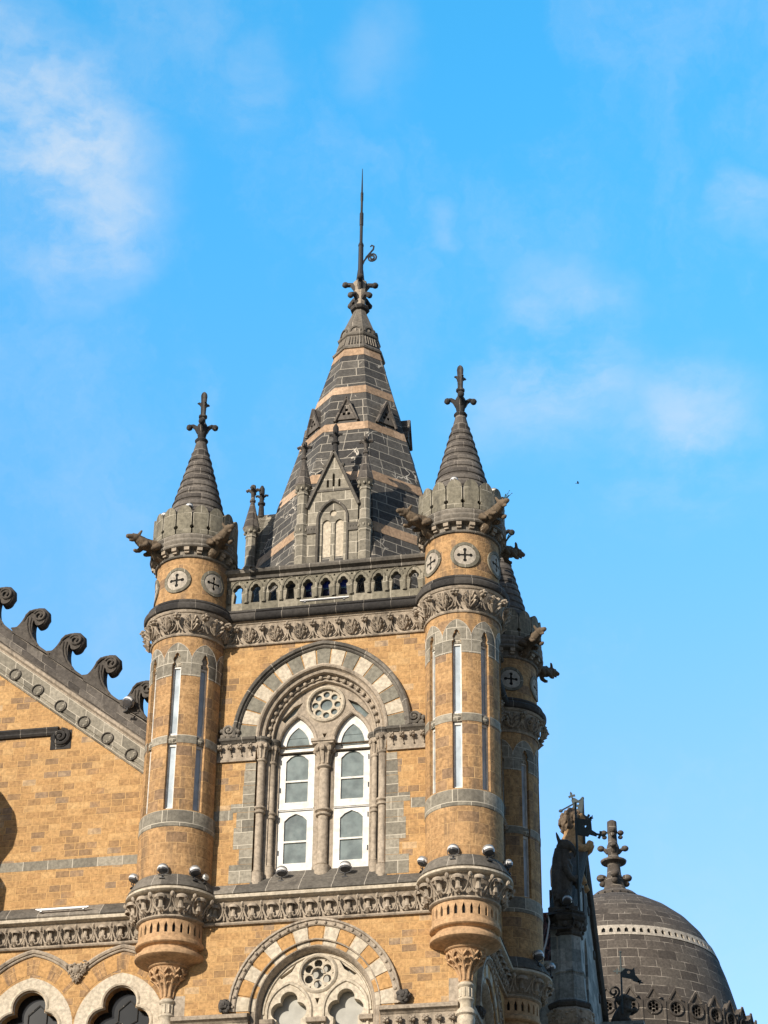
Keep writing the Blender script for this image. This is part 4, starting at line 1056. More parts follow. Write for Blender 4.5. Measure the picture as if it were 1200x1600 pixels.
# crockets
def crocket_mesh():
    out = [(0., 0.), (.15, .12), (.29, .28), (.40, .47), (.50, .62), (.64, .70), (.81, .725), (.96, .68), (1.08, .56), (1.135, .40), (1.10, .21), (1.0, .11), (.87, .085), (.79, .14), (.765, .23), (.73, .29), (.70, .22), (.69, .02), (.715, -.2), (.78, -.42), (.98, -.69), (1.18, -.87), (1.36, -1.02), (1.36, -1.1), (0, -.08)]
    b = MB(); b.plate(smooth_poly(out[:-2], 4)[:-4] + out[-3:], [], -.20, .22, back=True)
    b.tube([(.38, -.2, .30), (.47, -.22, .50), (.60, -.23, .62), (.78, -.23, .65)], [.03, .045, .05, .03], 6); b.tube([(.52, -.21, .42), (.50, -.22, .15), (.55, -.22, -.12), (.67, -.22, -.42), (.90, -.21, -.70)], [.03, .035, .035, .035, .02], 6)
    b.tube([(.64, -.21, .40), (.60, -.22, .15), (.64, -.22, -.1), (.73, -.22, -.36), (.96, -.21, -.68)], [.03, .03, .03, .03, .02], 6)
    pts = []
    for i in range(28):
        a = R(150) - i / 27 * 2 * PI * 1.6; q = .23 * (1 - i / 27 * .8); pts.append((.93 + q * math.cos(a), -.22 - .05 * i / 27, .42 + q * math.sin(a)))
    b.tube(pts, [.045 - .018 * i / 27 for i in range(28)], 7)
    b.tube([(x, .0, z) for x, z in ((.80, .60), (.93, .58), (1.02, .48), (1.03, .36), (.97, .25), (.88, .22))], [.22, .235, .235, .235, .225, .2], 16, flat=1.)
    return b
cb = crocket_mesh()
crk = []
cm_ = mesh_of('crocket', cb, 'crocket_stone', 40)
for k in range(6):
    x = -2.5 - 1.32 * k + (.02 if k == 0 else 0); o = bpy.data.objects.new('crocket', cm_); link(o, wing, (x, GY, zc(x))); o.rotation_euler = (random.uniform(-.02, .02), random.uniform(-.03, .03), random.uniform(-.05, .05)); o.scale = (1 + random.uniform(-.03, .03), 1, 1 + random.uniform(-.04, .04))
x = -1.18 - 0.0
# ridge roof behind
b = MB(); b.add([(AP, GY + .3, zc(AP) - 1.2), (AP, 30, zc(AP) - 1.2), (.4, 30, zc(.4) - 1.2), (.4, GY + .3, zc(.4) - 1.2)], [(0, 1, 2, 3)]); b.add([(AP, GY + .3, zc(AP) - 1.2), (AP, 30, zc(AP) - 1.2), (-19.4, 30, zc(.4) - 1.2), (-19.4, GY + .3, zc(.4) - 1.2)], [(0, 1, 2, 3)])
part('roof', b, 'tile', wing, (0, 0, 0))
# cornice and corbel table
b = MB(); b.M = T(0, GY, 0); b.extr([(.05, 2.98), (-.03, 2.96), (-.36, 2.60), (-.38, 2.54), (-.34, 2.50)], -19, -.2); part('cornice', b, 'weathered', wing, (0, 0, 0))
b = MB(); b.M = T(0, GY, 0); b.extr([(-.34, 2.50), (-.37, 2.46), (-.36, 2.39), (-.28, 2.35), (-.2, 2.34), (.05, 2.34)], -19, -.2); part('cornice_fillet', b, 'cream', wing, (0, 0, 0))
b = MB(); b.M = T(0, GY, 0); b.extr([(.05, 1.60), (-.10, 1.60), (-.13, 1.64), (-.10, 1.69), (-.05, 1.70), (-.06, 2.0), (-.12, 2.2), (-.2, 2.34), (.05, 2.35)], -19, -.2)
o = MB(); run_motif(o, ML, -8.8, -.3, .58, 1.72, -.05, .2); b.join(o, T(0, GY, 0)); part('corbel_table', b, 'carved', wing, (0, 0, 0))
# trefoil windows
for x in WC[:3]:
    b = MB(); b.M = T(x, GY, 0)
    ap = arch_poly(0, -1.0, 1.435, .3, -4.2, 18)
    b.plate(ap, [trefoil(0, -.22, .62, .55, .52, -4.1, 12)], -.012, .1)
    tw = part('trefoil_window', b, 'cream', wing, (0, 0, 0))
    b = MB(); b.M = T(x, GY, 0)
    tp = trefoil(0, -.22, .575, .51, .515, -4.1, 12)
    b.tube([(p[0], .0, p[1]) for p in tp], .055, 6); tp = trefoil(0, -.22, .53, .47, .505, -4.1, 12); b.tube([(p[0], .08, p[1]) for p in tp], .04, 6)
    part('trefoil_mould', b, 'cream', tw, (0, 0, 0))
    b = MB(); b.M = T(x, GY, 0)
    n = 15
    for k in range(n):
        t0 = -1 + 2 * k / n; t1 = t0 + 2 / n
        if abs(t0 + t1) / 2 > .80: continue
        if t0 < 0 < t1: sg = [(t0, -1e-4), (1e-4, t1)]
        else: sg = [(t0, t1)]
        for q0, q1 in sg: b.sweep_arch(0, -1.0, .4, [(1.47, .05), (1.47, -.009), (1.93, -.009), (1.93, .05)], 3, k % 2, t0=q0, t1=q1, caps=True)
    # trim where neighbours meet
    keep = [i for i, f in enumerate(b.f) if all(abs(b.v[j][0] - x) < 1.46 for j in f)]
    b.f = [b.f[i] for i in keep]; b.uv = [b.uv[i] for i in keep]; b.mi = [b.mi[i] for i in keep]
    b.sweep_arch(0, -1.0, .4, [(1.47, .05), (1.47, -.003), (1.93, -.003), (1.93, .05)], 40, 0, t0=-.45, t1=.45)
    part('voussoir_ring', b, ['ochre', 'ashlar'], tw, (0, 0, 0))
    b = MB(); b.M = T(x, GY, 0)
    prf = [(1.94, .02), (1.95, -.05), (1.98, -.07), (2.02, -.05), (2.03, -.10), (2.09, -.13), (2.14, -.10), (2.16, .02)]
    b.sweep_arch(0, -1.0, .5, prf, 40, 0, t0=-.5, t1=.5)
    part('hood_mould', b, 'carved', tw, (0, 0, 0))
    b = MB(); b.M = T(x, GY, 0); b.box(-1.3, 1.3, .42, .45, -4.1, .6); part('dark_pane', b, 'dark_glass', tw, (0, 0, 0))
    b = MB(); b.M = T(x, GY, 0)
    for q in ([(.2, -.05), (-.15, -.35), (-.15, -.7), (.15, -.85), (.45, -.7), (.45, -.3), (.2, -.05)], [(-.15, -.7), (-.5, -.95), (-.5, -1.5)], [(.15, -.85), (.15, -1.5)]): b.tube([(p[0], .38, p[1]) for p in q], .016, 5)
    part('leading', b, 'dark', tw, (0, 0, 0))
for x in (-3.235, -6.125):
    b = MB(); b.M = T(x, GY, 0); b.plate([(0, .42), (.42, 1.06), (-.42, 1.06)], [], -.07, .02)
    for i in range(46):
        zz = random.uniform(.5, 1.12); hw = .42 * (zz - .42) / .66; xx = random.uniform(-hw, hw); a = random.uniform(0, PI)
        b.tube([(xx - .07 * math.cos(a), -.09, zz - .07 * math.sin(a)), (xx, -.15, zz), (xx + .07 * math.cos(a), -.09, zz + .07 * math.sin(a))], [.02, .035, .015], 5)
    b.sphere((0, -.1, .85), (.13, .12, .16), 10, 8)
    part('carved_boss', b, 'carved', wing, (0, 0, 0))

# ------------------------------------------------------------------ right-hand wing seen edge-on, with pier
rw = thing('shaded_wing', 'shaded stone wing with steep dark gable seen edge on, right of the tower', 'building', (6, 21, ZG))
GX = 10.3
side = lambda u, v, d: (GX - d, u, v)
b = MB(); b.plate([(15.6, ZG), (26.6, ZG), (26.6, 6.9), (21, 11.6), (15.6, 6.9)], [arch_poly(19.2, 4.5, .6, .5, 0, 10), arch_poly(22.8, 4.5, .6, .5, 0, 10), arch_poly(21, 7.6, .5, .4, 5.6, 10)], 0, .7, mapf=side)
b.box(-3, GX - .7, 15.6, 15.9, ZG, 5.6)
part('wall', b, 'pier_stone', rw, (0, 0, 0))  # grey stone in place of ochre brick puts shade into the colour
b = MB()
for sy in (-1, 1):
    y0, y1 = 21, 21 + sy * 5.75
    pr = [(-.75, -.25), (.12, -.25), (.2, -.1), (.22, .1), (.1, .3), (-.25, .38), (-.75, .3)]
    m_ = len(pr); vs = [(GX + d, y0, 11.85 + z) for d, z in pr] + [(GX + d, y1, 11.85 - 4.95 + z) for d, z in pr]
    b.add(vs, [(i, (i + 1) % m_, m_ + (i + 1) % m_, m_ + i) for i in range(m_)])
    for i in range(3):
        yy = 21 + sy * (1.3 + 1.5 * i); zz = 11.85 - 4.95 * (1.3 + 1.5 * i) / 5.75
        b.M = T(GX + .02, yy, zz - .75); b.sphere((0, 0, 0), (.06, .2, .2), 10, 6); b.M = Matrix()
part('gable_coping', b, 'statue', rw, (0, 0, 0))
b = MB(); nr = 26
for i in range(nr):
    y0 = 15.7 + (20.6 - 15.7) * i / nr; z0 = 5.25 + 3.95 * i / nr; y1 = y0 + .22; z1 = z0 + .2
    # ribbed clay tiles: one wavy course per row
    vs = []; n = 90
    for j in range(n + 1):
        xx = 5.2 + 4.4 * j / n; wv_ = .035 * math.cos(2 * PI * xx / .2)
        vs += [(xx, y0 - .02, z0 + .05 + wv_), (xx, y1, z1 + .02 + wv_)]
    b.add(vs, [(2 * j, 2 * j + 2, 2 * j + 3, 2 * j + 1) for j in range(n)])
b.box(5.2, 9.6, 20.4, 20.9, 9.05, 9.3)
b.add([(-3, 20.6, 9.15), (9.6, 20.6, 9.15), (9.6, 26, 5.2), (-3, 26, 5.2)], [(0, 1, 2, 3)])
part('tiled_roof', b, 'tile', rw, (0, 0, 0), smooth=50)
PX, PY = 10.17, 16.0
b = MB()
P = lambda pr, mi=0: b.lathe(pr, 8, mi, PH, 2 * PI + PH, c=(PX, PY))
P([(.86, ZG), (.86, 3.0), (.80, 3.1), (.78, 3.75)]); P([(.74, 4.0), (.68, 4.1), (.62, 5.0), (.60, 5.1)]); P([(.58, 5.16), (.55, 5.25), (.54, 6.55)])
part('pier', b, 'pier_stone', rw, (0, 0, 0), smooth=20)
b = MB(); P([(.78, 3.74), (.85, 3.78), (.88, 3.9), (.82, 3.98), (.74, 4.02)]); part('pier_moulding', b, 'statue', rw, (0, 0, 0), smooth=20)
b = MB(); P([(.60, 5.05), (.65, 5.1), (.63, 5.17), (.57, 5.18)]); part('pier_moulding', b, 'pier_stone', rw, (0, 0, 0), smooth=20)
b = MB(); P([(.54, 6.5), (.60, 6.54), (.61, 6.6), (.56, 6.64)]); part('pier_moulding', b, 'statue', rw, (0, 0, 0), smooth=20)
b = MB(); P([(.68, 7.02), (.74, 7.06), (.80, 7.18), (.78, 7.26), (.70, 7.30), (.76, 7.38), (.72, 7.44), (0, 7.46)]); part('pier_moulding', b, 'statue', rw, (0, 0, 0), smooth=20)
b = MB(); P([(.55, 6.6), (.57, 6.8), (.68, 7.03)])
for k in range(8):
    a = PI / 4 * k
    b.sphere((PX + .63 * math.sin(a), PY - .63 * math.cos(a), 6.88), (.10, .10, .12), 8, 6); a += PI / 8; b.sphere((PX + .59 * math.sin(a), PY - .59 * math.cos(a), 6.78), (.07, .07, .08), 8, 6)
part('pier_capital', b, 'griffin_stone', rw, (0, 0, 0))
b = MB(); P([(.82, 3.1), (.88, 3.2), (.88, 3.65), (.80, 3.74)])
for k in range(60):
    a = random.uniform(0, 2 * PI); b.sphere((PX + .84 * math.sin(a), PY - .84 * math.cos(a), random.uniform(3.2, 3.65)), (.07, .07, .05), 6, 5)
part('flower_frieze', b, 'carved', rw, (0, 0, 0))
b = MB(); b.box(GX - .3, GX + .5, 25.9, 27.6, ZG, 6.5); b.box(GX - .5, GX + 1.7, 25.8, 27.8, 6.2, 6.6); b.box(GX + .2, GX + 1.5, 26.0, 27.6, ZG, 6.2)
part('kneeler_pier', b, 'pier_stone', rw, (0, 0, 0))

# ------------------------------------------------------------------ statues
def beast_griffin():
    b = MB()     # local: faces +X, seated, origin at its base
    b.tube([(-.10, 0, .25), (-.06, 0, .8), (.0, 0, 1.4), (.06, 0, 1.9)], [.38, .42, .40, .33], 12)        # trunk
    b.tube([(.02, 0, 1.75), (.0, 0, 2.2), (.02, 0, 2.5)], [.36, .30, .27], 10)                              # neck
    b.sphere((.0, 0, 2.72), (.34, .25, .26), 12, 9)
    b.tube([(.12, 0, 2.76), (.32, 0, 2.70), (.50, 0, 2.56), (.58, 0, 2.38), (.52, 0, 2.24)], [.22, .18, .135, .09, .04], 8)         # hooked beak
    b.tube([(.10, 0, 2.50), (.26, 0, 2.30), (.38, 0, 2.20)], [.12, .085, .05], 6)
    b.sphere((.22, -.17, 2.84), .06, 8, 6); b.sphere((.22, .17, 2.84), .06, 8, 6)
    for sy in (-1, 1):
        b.tube([(-.18, sy * .15, 2.84), (-.27, sy * .18, 3.06), (-.33, sy * .18, 3.22)], [.11, .08, .03], 6)   # ears
        b.tube([(-.2, sy * .30, .55), (.15, sy * .36, .62), (.32, sy * .34, .30), (.42, sy * .33, .08)], [.30, .27, .18, .13], 9)   # haunch
        b.tube([(.08, sy * .28, 1.75), (.34, sy * .30, 1.35), (.52, sy * .20, 1.30), (.66, sy * .10, 1.42 if sy < 0 else 1.05)], [.20, .15, .12, .11], 8)   # forelegs grip the pole
        b.tube([(-.30, sy * .24, 2.55), (-.33, sy * .34, 2.1), (-.35, sy * .42, 1.4), (-.38, sy * .42, .8), (-.40, sy * .36, .15)], [.12, .22, .26, .24, .12], 8, flat=.6)   # folded wing
        for q in range(4): b.tube([(-.12 - .05 * q, sy * .52, 1.75 - .27 * q), (-.34, sy * .60, 1.25 - .27 * q), (-.50, sy * .54, .95 - .22 * q)], [.05, .075, .03], 6)
    b.tube([(-.20, 0, 2.75), (-.26, 0, 2.2), (-.28, 0, 1.5), (-.28, 0, .6)], [.16, .24, .28, .28], 8)                           # mane ridge
    b.tube([(.10, 0, 1.95), (.26, 0, 1.75), (.36, 0, 1.62)], [.28, .24, .08], 8)
    b.box(-.80, .70, -.6, .6, -.05, .14)
    q = MB(); q.join(b, Matrix.Diagonal((.74, .86, 1., 1))); return q
def beast_lion(body=True):
    b = MB(); mn = MB()
    b.tube([(-.45, 0, .2), (-.42, 0, .8), (-.2, 0, 1.5), (.0, 0, 2.1)], [.5, .55, .54, .46], 12); b.tube([(.0, 0, 2.0), (.05, 0, 2.5), (.12, 0, 2.9)], [.46, .38, .32], 10)
    b.sphere((.28, 0, 3.0), (.32, .28, .30), 12, 9); b.tube([(.42, 0, 2.95), (.62, 0, 2.88), (.70, 0, 2.84)], [.2, .17, .13], 8)
    for sy in (-1, 1):
        b.tube([(.0, sy * .32, 1.9), (.40, sy * .34, 1.6), (.62, sy * .2, 1.75), (.72, sy * .1, 1.95)], [.24, .18, .15, .15], 8); b.tube([(-.3, sy * .36, .5), (.2, sy * .42, .6), (.4, sy * .4, .1)], [.34, .28, .18], 9)
    b.box(-.8, .25, -.5, .5, -.1, .14)
    random.seed(3)
    for i in range(120):
        a = random.uniform(0, 2 * PI); v = random.uniform(-.9, 1.); q = math.sqrt(max(0, 1 - v * v))
        p = Vector((-.02 + .42 * q * math.cos(a), .42 * q * math.sin(a), 2.98 + .50 * v))
        if p.x > .26 and p.z < 3.2: continue
        mn.tube([p, p + Vector((random.uniform(-.1, .05), random.uniform(-.06, .06), -.10)), p + Vector((random.uniform(-.12, .06), random.uniform(-.08, .08), -.2))], [.08, .075, .03], 6)
    mn.sphere((-.02, 0, 2.98), (.40, .38, .50), 12, 9)
    return b, mn
gr = thing('griffin_statue', 'dark seated griffin statue with hooked beak and folded wings on the octagonal pier', 'statue', (10.14, 16.0, 7.46))
mpart('body', fuse(beast_griffin(), 'griffin_stone', 'griffin_body', .024, 1), gr)
bb, mn = beast_lion()
li = thing('lion_statue', 'ochre seated lion statue with curly dark mane, behind the griffin', 'statue', (9.95, 21.0, 10.35))
mpart('body', fuse(bb, 'lionstone', 'lion_body', .04, 1), li); mpart('mane', fuse(mn, 'manestone', 'lion_mane', .03, 0), li)
b = MB(); b.box(9.0, 10.35, 20.5, 21.5, 9.2, 10.26); part('apex_block', b, 'statue', rw, (0, 0, 0))
sm = thing('beast_statue', 'small dark crouching beast statue in front of the grey dome', 'statue', (11.2, 26.7, 6.6))
bb, mn = beast_lion(); S = Matrix.Diagonal((.62, .6, .40, 1)); b = MB(); b.join(bb, S); b.join(mn, S)
mpart('body', fuse(b, 'statue', 'beast_body', .028, 0), sm)
b = MB(); pts = []
for i in range(22):
    a = R(-60) + i / 21 * R(460); q = .24 * (1 - i / 21 * .7); pts.append((-.42 + q * math.cos(a), 0, 1.55 + q * math.sin(a)))
b.tube([(-.35, 0, .8), (-.40, 0, 1.1)] + pts, .05, 6); part('tail', b, 'statue', sm)
def fleur(b, x, z, dx, dz, s=.2):
    d = Vector((dx, dz)).normalized(); n = Vector((-d.y, d.x))
    P2 = lambda a, c: (x + d.x * a + n.x * c, z + d.y * a + n.y * c)
    b.plate([P2(0, -.03), P2(s * .5, -.04), P2(s * .4, -s * .55), P2(s * .75, -s * .6), P2(s * .85, -.1 * s), P2(s * 1.1, -s * .22), P2(s * 1.5, 0), P2(s * 1.1, s * .22), P2(s * .85, .1 * s), P2(s * .75, s * .6), P2(s * .4, s * .55), P2(s * .5, .04), P2(0, .03)], [], -.02, .02, back=True)
def vane_flag(b, pole_x, z0, z1, L, droop, hole=True):
    ou = [(pole_x - .04, z0), (pole_x + L * .55, z0 - .12), (pole_x + L * .62, z0 + .08 - droop), (pole_x + L * .95, z0 - droop - .02), (pole_x + L, z0 - droop + .10), (pole_x + L * .75, z0 + .18 - droop * .4), (pole_x + L * .72, z1 - .03), (pole_x + L * .6, z1 - .12), (pole_x - .04, z1)]
    b.plate(ou, [circ(pole_x + L * .4, (z0 + z1) / 2 - .02, .07, 10)], -.02, .02, back=True)
v1 = thing('weather_vane', 'dark iron pole with swallowtail pennant held by the griffin statue', 'weather vane', (10.66, 15.88, 8.5), 'pennant vanes held by the statues')
b = MB(); b.tube([(0, 0, -.95), (0, 0, .6), (.0, 0, 3.35)], [.05, .05, .035], 8); b.tube([(0, 0, 2.25), (0, 0, 2.6)], .06, 8); part('pole', b, 'oxidised', v1)
b = MB(); b.M = T(0, 0, 0); vane_flag(b, 0., 2.05, 2.72, .78, .12); fleur(b, .72, 2.02, 1, -.32, .26); fleur(b, .55, 2.62, .5, 1, .12); part('pennant', b, 'oxidised', v1)
v2 = thing('weather_vane', 'dark iron pole with arrow and cut-out pennant held by the lion statue', 'weather vane', (10.42, 20.85, 10.9), 'pennant vanes held by the statues')
b = MB(); b.tube([(0, 0, -.4), (0, 0, 3.35)], [.05, .045], 8); part('pole', b, 'oxidised', v2)
b = MB(); b.plate(smooth_poly([(-.02, 3.3), (-.16, 3.22), (-.34, 3.34), (-.46, 3.25), (-.40, 3.02), (-.46, 2.82), (-.36, 2.62), (-.44, 2.38), (-.36, 2.2), (-.27, 2.42), (-.2, 2.2), (-.12, 2.42), (-.02, 2.5)], 3), [circ(-.22, 2.62, .075, 8), circ(-.27, 2.9, .06, 8), circ(-.2, 3.08, .05, 8)], -.02, .02, back=True); fleur(b, -.40, 3.28, -.25, 1, .24); b.tube([(.05, 0, 3.3), (-.85, 0, 2.85)], .032, 6); b.sphere((-.9, 0, 2.82), (.09, .05, .07), 8, 6); fleur(b, .02, 2.55, 1, -.75, .26); part('pennant', b, 'oxidised', v2)
v3 = thing('weather_vane', 'small dark vane with pennant on a thin pole in front of the grey dome', 'weather vane', (11.12, 26.4, 7.1), 'pennant vanes held by the statues')
b = MB(); b.tube([(0, 0, .0), (0.02, 0, 2.65)], [.045, .03], 8); b.sphere((.02, 0, 2.6), .055, 8, 6); part('pole', b, 'oxidised', v3)
b = MB(); vane_flag(b, 0.02, 1.55, 1.95, .75, .28); fleur(b, -.02, 1.78, -1, .1, .2); fleur(b, .68, 1.32, 1, -.4, .16); part('pennant', b, 'oxidised', v3)

# ------------------------------------------------------------------ dome
DX, DY = 9.45, 43.6
dome = thing('domed_tower', 'grey stone dome with pale pierced band and ball finial, behind the statues', 'dome', (DX, DY, ZG))
b = MB(); pr = [(6.3, ZG), (6.3, 10.9), (5.75, 12.2), (5.55, 13.0), (5.42, 13.5), (5.22, 14.2), (4.96, 14.95), (4.88, 15.12)]
b.lathe(pr[1:], 64); b.lathe([(4.7, 15.6), (4.2, 16.45), (3.55, 17.2), (2.75, 17.85), (1.9, 18.35), (1.2, 18.65)], 64)
b.lathe(pr[:2], 16)
db = part('dome_shell', b, 'domestone', dome, (DX, DY, 0))
b = MB(); cmp = lambda u, v, d: ((4.88 - (v - 15.12) * .42 - d) * math.sin(u / 4.8), -(4.88 - (v - 15.12) * .42 - d) * math.cos(u / 4.8), v)
hs = []; pr_ = PI * 4.8; nn = 84
for k in range(nn):
    u = -pr_ + 2 * pr_ * (k + .5) / nn; hs.append([(u - .09, 15.22), (u + .09, 15.22), (u + .09, 15.40), (u, 15.50), (u - .09, 15.40)])
b.plate([(-pr_, 15.08), (pr_, 15.08), (pr_, 15.64), (-pr_, 15.64)], hs, -.04, .06, mapf=cmp, vl=[-pr_ + 2 * pr_ * i / 84 for i in range(1, 84)])
b.lathe([(4.83, 15.1), (4.6, 15.62)], 64, 1)
part('pierced_band', b, ['paleband', 'gap_shade'], dome, (DX, DY, 0))
b = MB(); b.lathe([(1.22, 18.60), (1.25, 18.72), (1.0, 18.95), (.8, 19.05)], 32)
for k in range(20):
    a = 2 * PI * k / 20; b.box(0, 0, 0, 0, 0, 0) if False else b.sphere((1.22 * math.sin(a), -1.22 * math.cos(a), 18.66), (.06, .06, .09), 6, 5, 1)
part('dome_collar', b, ['domestone', 'gap_shade'], dome, (DX, DY, 0))
b = MB(); b.lathe([(.85, 18.95), (.72, 19.1), (.55, 19.35), (.46, 19.9), (.36, 20.3), (.32, 20.9), (.36, 21.0), (.62, 21.08), (.66, 21.2), (.42, 21.32), (.34, 21.4), (.26, 21.55), (.34, 21.95), (.30, 22.2), (.24, 22.4), (.22, 23.0), (.27, 23.15), (.25, 23.3), (.24, 23.85), (.12, 23.95), (0, 23.97)], 20)
for k in range(4):
    a = PI / 2 * k + R(8); f = lambda r, z: (r * math.sin(a), -r * math.cos(a), z)
    b.tube([f(.40, 19.3), f(.44, 19.9), f(.52, 20.2), f(.62, 20.22)], [.12, .12, .11, .11], 8); b.sphere(f(.66, 20.08), .23, 12, 8); b.sphere(f(.58, 19.68), .18, 10, 7)
    b.tube([f(.25, 21.75), f(.45, 22.02)], [.12, .10], 8); b.sphere(f(.60, 22.06), .19, 12, 8)
    b.sphere(f(.42, 23.12), .165, 10, 7); b.sphere(f(.40, 22.82), .13, 10, 7)
fz = Matrix.Translation((0, 0, 18.9)) @ Matrix.Diagonal((1, 1, .80, 1)) @ Matrix.Translation((0, 0, -18.9))
q = MB(); q.join(b, fz); part('finial', q, 'domestone', dome, (DX, DY, 0))
nP = 38
b = MB(); bd = MB()
for k in range(nP):
    Mx = RZ(2 * PI * k / nP) @ T(0, -6.45, 0); b.M = Mx
    hw = 6.45 * math.tan(PI / nP) - .03
    b.plate([(-hw, 10.2), (hw, 10.2), (hw, 11.35), (hw * .55, 11.5), (0, 11.95), (-hw * .55, 11.5), (-hw, 11.35)], [circ(.17 * math.cos(R(60) * i + R(30)), 11.08 + .17 * math.sin(R(60) * i + R(30)), .085, 8) for i in range(6)] + [circ(0, 11.08, .08, 8)], 0, .3)
    b.M = Mx @ T(0, 0, 11.08) @ Matrix.Rotation(PI / 2, 4, 'X'); b.lathe([(.28, 0), (.29, .06), (.34, .08), (.38, .04), (.38, 0)], 16)
    b.M = Mx; b.tube([(-hw * .6, -.02, 11.5), (0, -.02, 12.0)], .06, 5); b.tube([(hw * .6, -.02, 11.5), (0, -.02, 12.0)], .06, 5); b.tube([(hw + .03, 0, 10.2), (hw + .03, 0, 11.5)], .05, 5)
b.M = Matrix()
b.lathe([(6.3, 10.2), (6.3, 11.4)], 38, 1)
part('medallion_parapet', b, ['domestone', 'gap_shade'], dome, (DX, DY, 0))

# ------------------------------------------------------------------ added form outside the frame, shaped to cast the gable wall shadow
sp = thing('shadow_caster', 'unseen round stone form with domed cap, added to shade the gable wall', 'shadow caster', (-8.66, -1.2, ZG))
b = MB(); b.lathe([(1.3, 0), (1.3, 27.3), (1.5, 27.7), (1.55, 29.3), (1.35, 29.6), (1.25, 29.9), (1.35, 30.3), (1.62, 30.8), (1.70, 31.3), (1.6, 31.8), (1.2, 32.4), (.6, 32.8), (0, 32.9)], 32); part('shaft', b, 'ashlar', sp)

# ------------------------------------------------------------------ floodlights
def floodlight_parts(white=False):
    b = MB(); b.lathe([(0, .20), (.08, .21), (.17, .19), (.2, .15), (.205, .08)], 18, 0); b.lathe([(.205, .08), (.215, .07), (.215, .03), (.2, .0)], 18, 1); b.lathe([(.2, .0), (.17, -.06), (.0, -.075)], 18, 2)
    return b
fl_body = mesh_of('housing', floodlight_parts(), ['lamp_metal', 'lamp_white', 'lamp_dark'], 40)
lb = MB(); lb.tube([(-.22, 0, .05), (-.22, 0, -.12), (0, 0, -.2), (.22, 0, -.12), (.22, 0, .05)], .018, 5); lb.tube([(0, 0, -.2), (0, 0, -.34)], .03, 6); lb.box(-.1, .1, -.1, .1, -.36, -.33)
fl_br = mesh_of('bracket', lb, 'iron', 40)
def floodlight(x, y, z, rz, label, tilt=-20, s=1.):
    o = thing('floodlight', label, 'floodlight', (x, y, z), 'floodlights mounted on the stonework'); o.rotation_euler.z = rz; o.scale = (s * .76,) * 3
    h = bpy.data.objects.new('housing', fl_body); COL.objects.link(h); h.parent = o; h.location = (0, 0, .34); h.rotation_euler.x = R(tilt)
    k = bpy.data.objects.new('bracket', fl_br); COL.objects.link(k); k.parent = o; k.location = (0, 0, .34)
def on_turret(cx, cy, az, r, z, label, s=1., tilt=-20):
    a = R(az); floodlight(cx + r * math.sin(a), cy - r * math.cos(a), z, a, label, tilt, s)
on_turret(0, 0, -56, 1.3, 2.72, 'round floodlight on the turret rim nearest the strip light and the gable wall', 1.05)
on_turret(0, 0, 0, 1.28, 2.75, 'floodlight at the front of the turret base beside the gable, standing alone', 1.05)
on_turret(0, 0, 45, 1.28, 2.75, 'round floodlight with a small white lamp close beside it on a turret base', 1.1)
on_turret(0, 0, 60, 1.32, 2.75, 'small round white lamp beside a larger floodlight on a turret base', .7, 60)
on_turret(9, 0, -66, 1.3, 2.72, 'round floodlight where the window cornice meets the front corner turret base', 1.1)
on_turret(9, 0, -6, 1.28, 2.75, 'grey floodlight at the middle front of the sunlit corner turret base', 1.05)
on_turret(9, 0, 43, 1.28, 2.75, 'bright floodlight between the middle and outermost ones on the corner turret base', 1.15)
on_turret(9, 0, 92, 1.3, 2.72, 'floodlight on the corner turret rim in front of the shaded rear turret', 1.)
on_turret(9, 8.8, 58, 1.3, 2.72, 'larger shaded floodlight on top of the rear turret base', 1.2)
on_turret(9, 8.8, 95, 1.4, 2.6, 'lowest shaded floodlight at the outer rim of the rear turret base, by the cable', 1.1)
on_turret(0, 0, 5, 1.3, 15.55, 'pale lamp above the front merlons of the turret beside the gable', .8)
on_turret(0, 0, -38, 1.3, 15.45, 'pale lamp above the outer merlons of the turret beside the gable', .8)
on_turret(9, 0, -1, 1.28, 15.6, 'pale lamp above the front merlons of the front corner turret', .8)
on_turret(9, 0, 66, 1.28, 15.5, 'pale lamp above the outer merlons of the front corner turret, near the weeds', .8)
floodlight(3.36, .05, 2.95, 0, 'round floodlight on the window ledge nearer the gable, below a white lancet', -15, 1.1)
floodlight(5.33, .05, 2.95, 0, 'round floodlight on the window ledge farther from the gable, below a white lancet', -15, 1.15)
floodlight(-2.12, .55, 9.35, R(-30), 'floodlight perched on the lowest curled crocket of the sloping gable coping', -40, 1.25)
floodlight(10.3, 15.25, 7.42, 0, 'floodlight at the feet of the griffin statue', -30, 1.1)
def strip(x0, x1, y, z, label):
    o = thing('strip_light', label, 'strip light', ((x0 + x1) / 2, y, z), 'linear strip lights on the ledges'); h = (x1 - x0) / 2
    b = MB(); b.box(-h, h, -.04, .04, .035, .065); part('housing', b, 'lamp_white', o)
    b = MB(); b.box(-h + .05, h - .05, -.03, .03, .01, .035); [b.box(q - .03, q + .03, -.03, .03, -.03, .02) for q in (-h * .8, h * .8)]; part('bracket', b, 'lamp_dark', o)
strip(-4.62, -2.9, .62, 2.72, 'long white strip light on the gable wing ledge beside the left turret')
strip(3.72, 5.34, -.22, 12.42, 'pale strip light on the ledge below the balustrade')

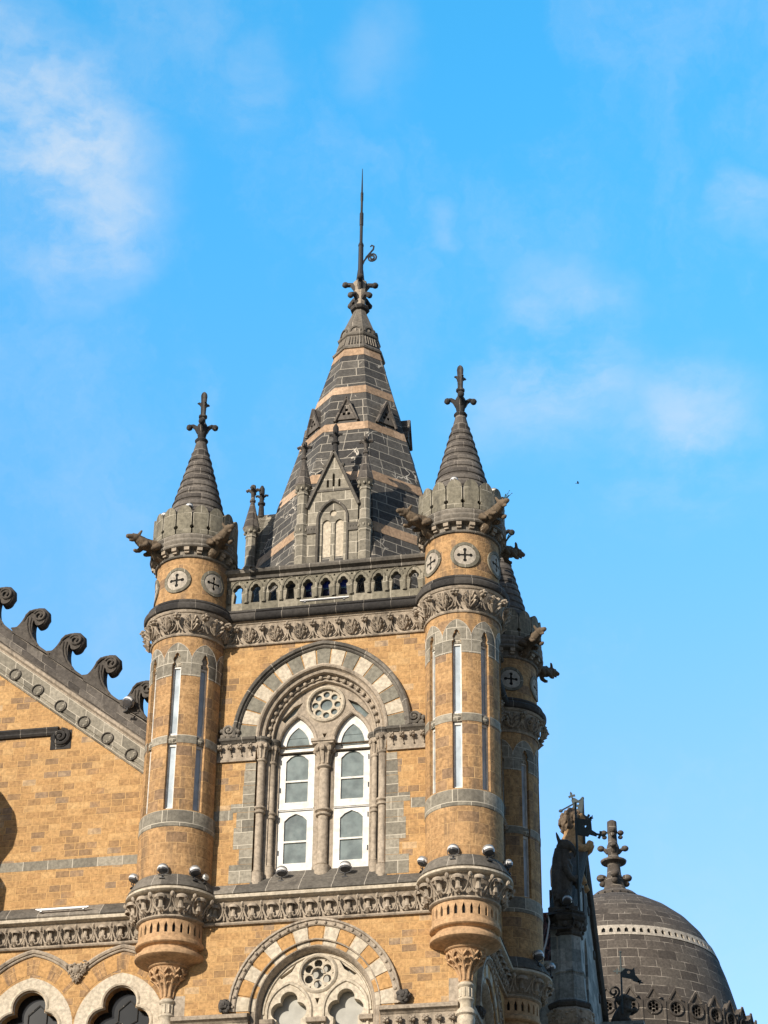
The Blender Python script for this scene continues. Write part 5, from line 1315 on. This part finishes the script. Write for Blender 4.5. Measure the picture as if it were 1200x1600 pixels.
# ------------------------------------------------------------------ small things
ta = thing('tarpaulin', 'blue sheet hung behind the middle of the balustrade', 'tarpaulin', (4.42, .34, 12.3))
b = MB()
def cloth(z0, z1, mi):
    n = 24; vs = []
    for i in range(n + 1):
        x = -.85 + 1.7 * i / n; y = .04 * math.sin(i * .9) + .02 * math.sin(i * 2.3)
        vs += [(x, y, z0), (x, y * .5, z1)]
    b.add(vs, [(2 * i, 2 * i + 2, 2 * i + 3, 2 * i + 1) for i in range(n)], mi)
cloth(0., .82, 2); cloth(.82, .88, 1); cloth(.88, 1.2, 0); part('sheet', b, ['tarp_blue', 'tarp_pale', 'tarp_navy'], ta)
b = MB(); b.tube([(-.88, 0, 0), (-.88, 0, 1.22), (.88, 0, 1.22), (.88, 0, 0)], .025, 6); part('frame', b, 'iron', ta)
b = MB(); cb_ = [(9.55, 15.4, 7.3), (9.62, 15.25, 6.95), (9.58, 15.1, 6.5), (9.5, 15.0, 6.05), (9.42, 14.95, 5.75), (9.42, 14.9, 5.45)]
b.tube([Vector(p) - Vector(cb_[0]) for p in cb_], .03, 6); o = part('cable', b, 'cable', None, cb_[0]); tag(o, 'pale loose cable hanging beside the octagonal pier', 'cable')
bi = thing('bird', 'tiny dark bird flying alone in the open blue sky', 'bird', (-11.69, 241.8, 166.3))
b = MB(); b.tube([(-.22, 0, 0), (-.1, 0, .02), (.1, 0, .03), (.22, 0, .04), (.27, 0, .04)], [.03, .07, .08, .05, .01], 8); b.plate([(-.22, -.02), (-.36, -.08), (-.36, .08), (-.22, .02)], [], -.01, .01, mapf=lambda u, v, d: (u, v, d)); part('body', b, 'bird', bi)
for sy in (-1, 1):
    b = MB(); b.add([(.12, sy * .04, .05), (.16, sy * .25, .16), (.05, sy * .5, .12), (-.06, sy * .3, .12), (-.06, sy * .04, .04)], [(0, 1, 2, 3, 4)]); b.add([(.12, sy * .04, .035), (.16, sy * .25, .145), (.05, sy * .5, .11), (-.06, sy * .3, .105), (-.06, sy * .04, .025)], [(0, 1, 2, 3, 4)]); part('wing', b, 'bird', bi)
for cx, az, z, lab in ((9, 82, 15.55, 'sparse weed sprouting from the top of the right turret drum'), (9, 96, 14.25, 'sparse weed sprouting from the side moulding of the right turret drum')):
    a = R(az); p0 = (cx + 1.44 * math.sin(a), -1.44 * math.cos(a), z); b = MB(); random.seed(int(az))
    for i in range(7):
        d = Vector((random.uniform(.05, .28), random.uniform(-.1, .1), random.uniform(.15, .34))); b.tube([(0, 0, -.05), d * .5, d], [.012, .01, .005], 4)
        for q in (.5, .75, 1.): b.sphere((d * q)[:], (.022, .02, .012), 5, 4)
    o = part('weed', b, 'foliage', None, p0); tag(o, lab, 'plant', 'weeds growing on the turret')
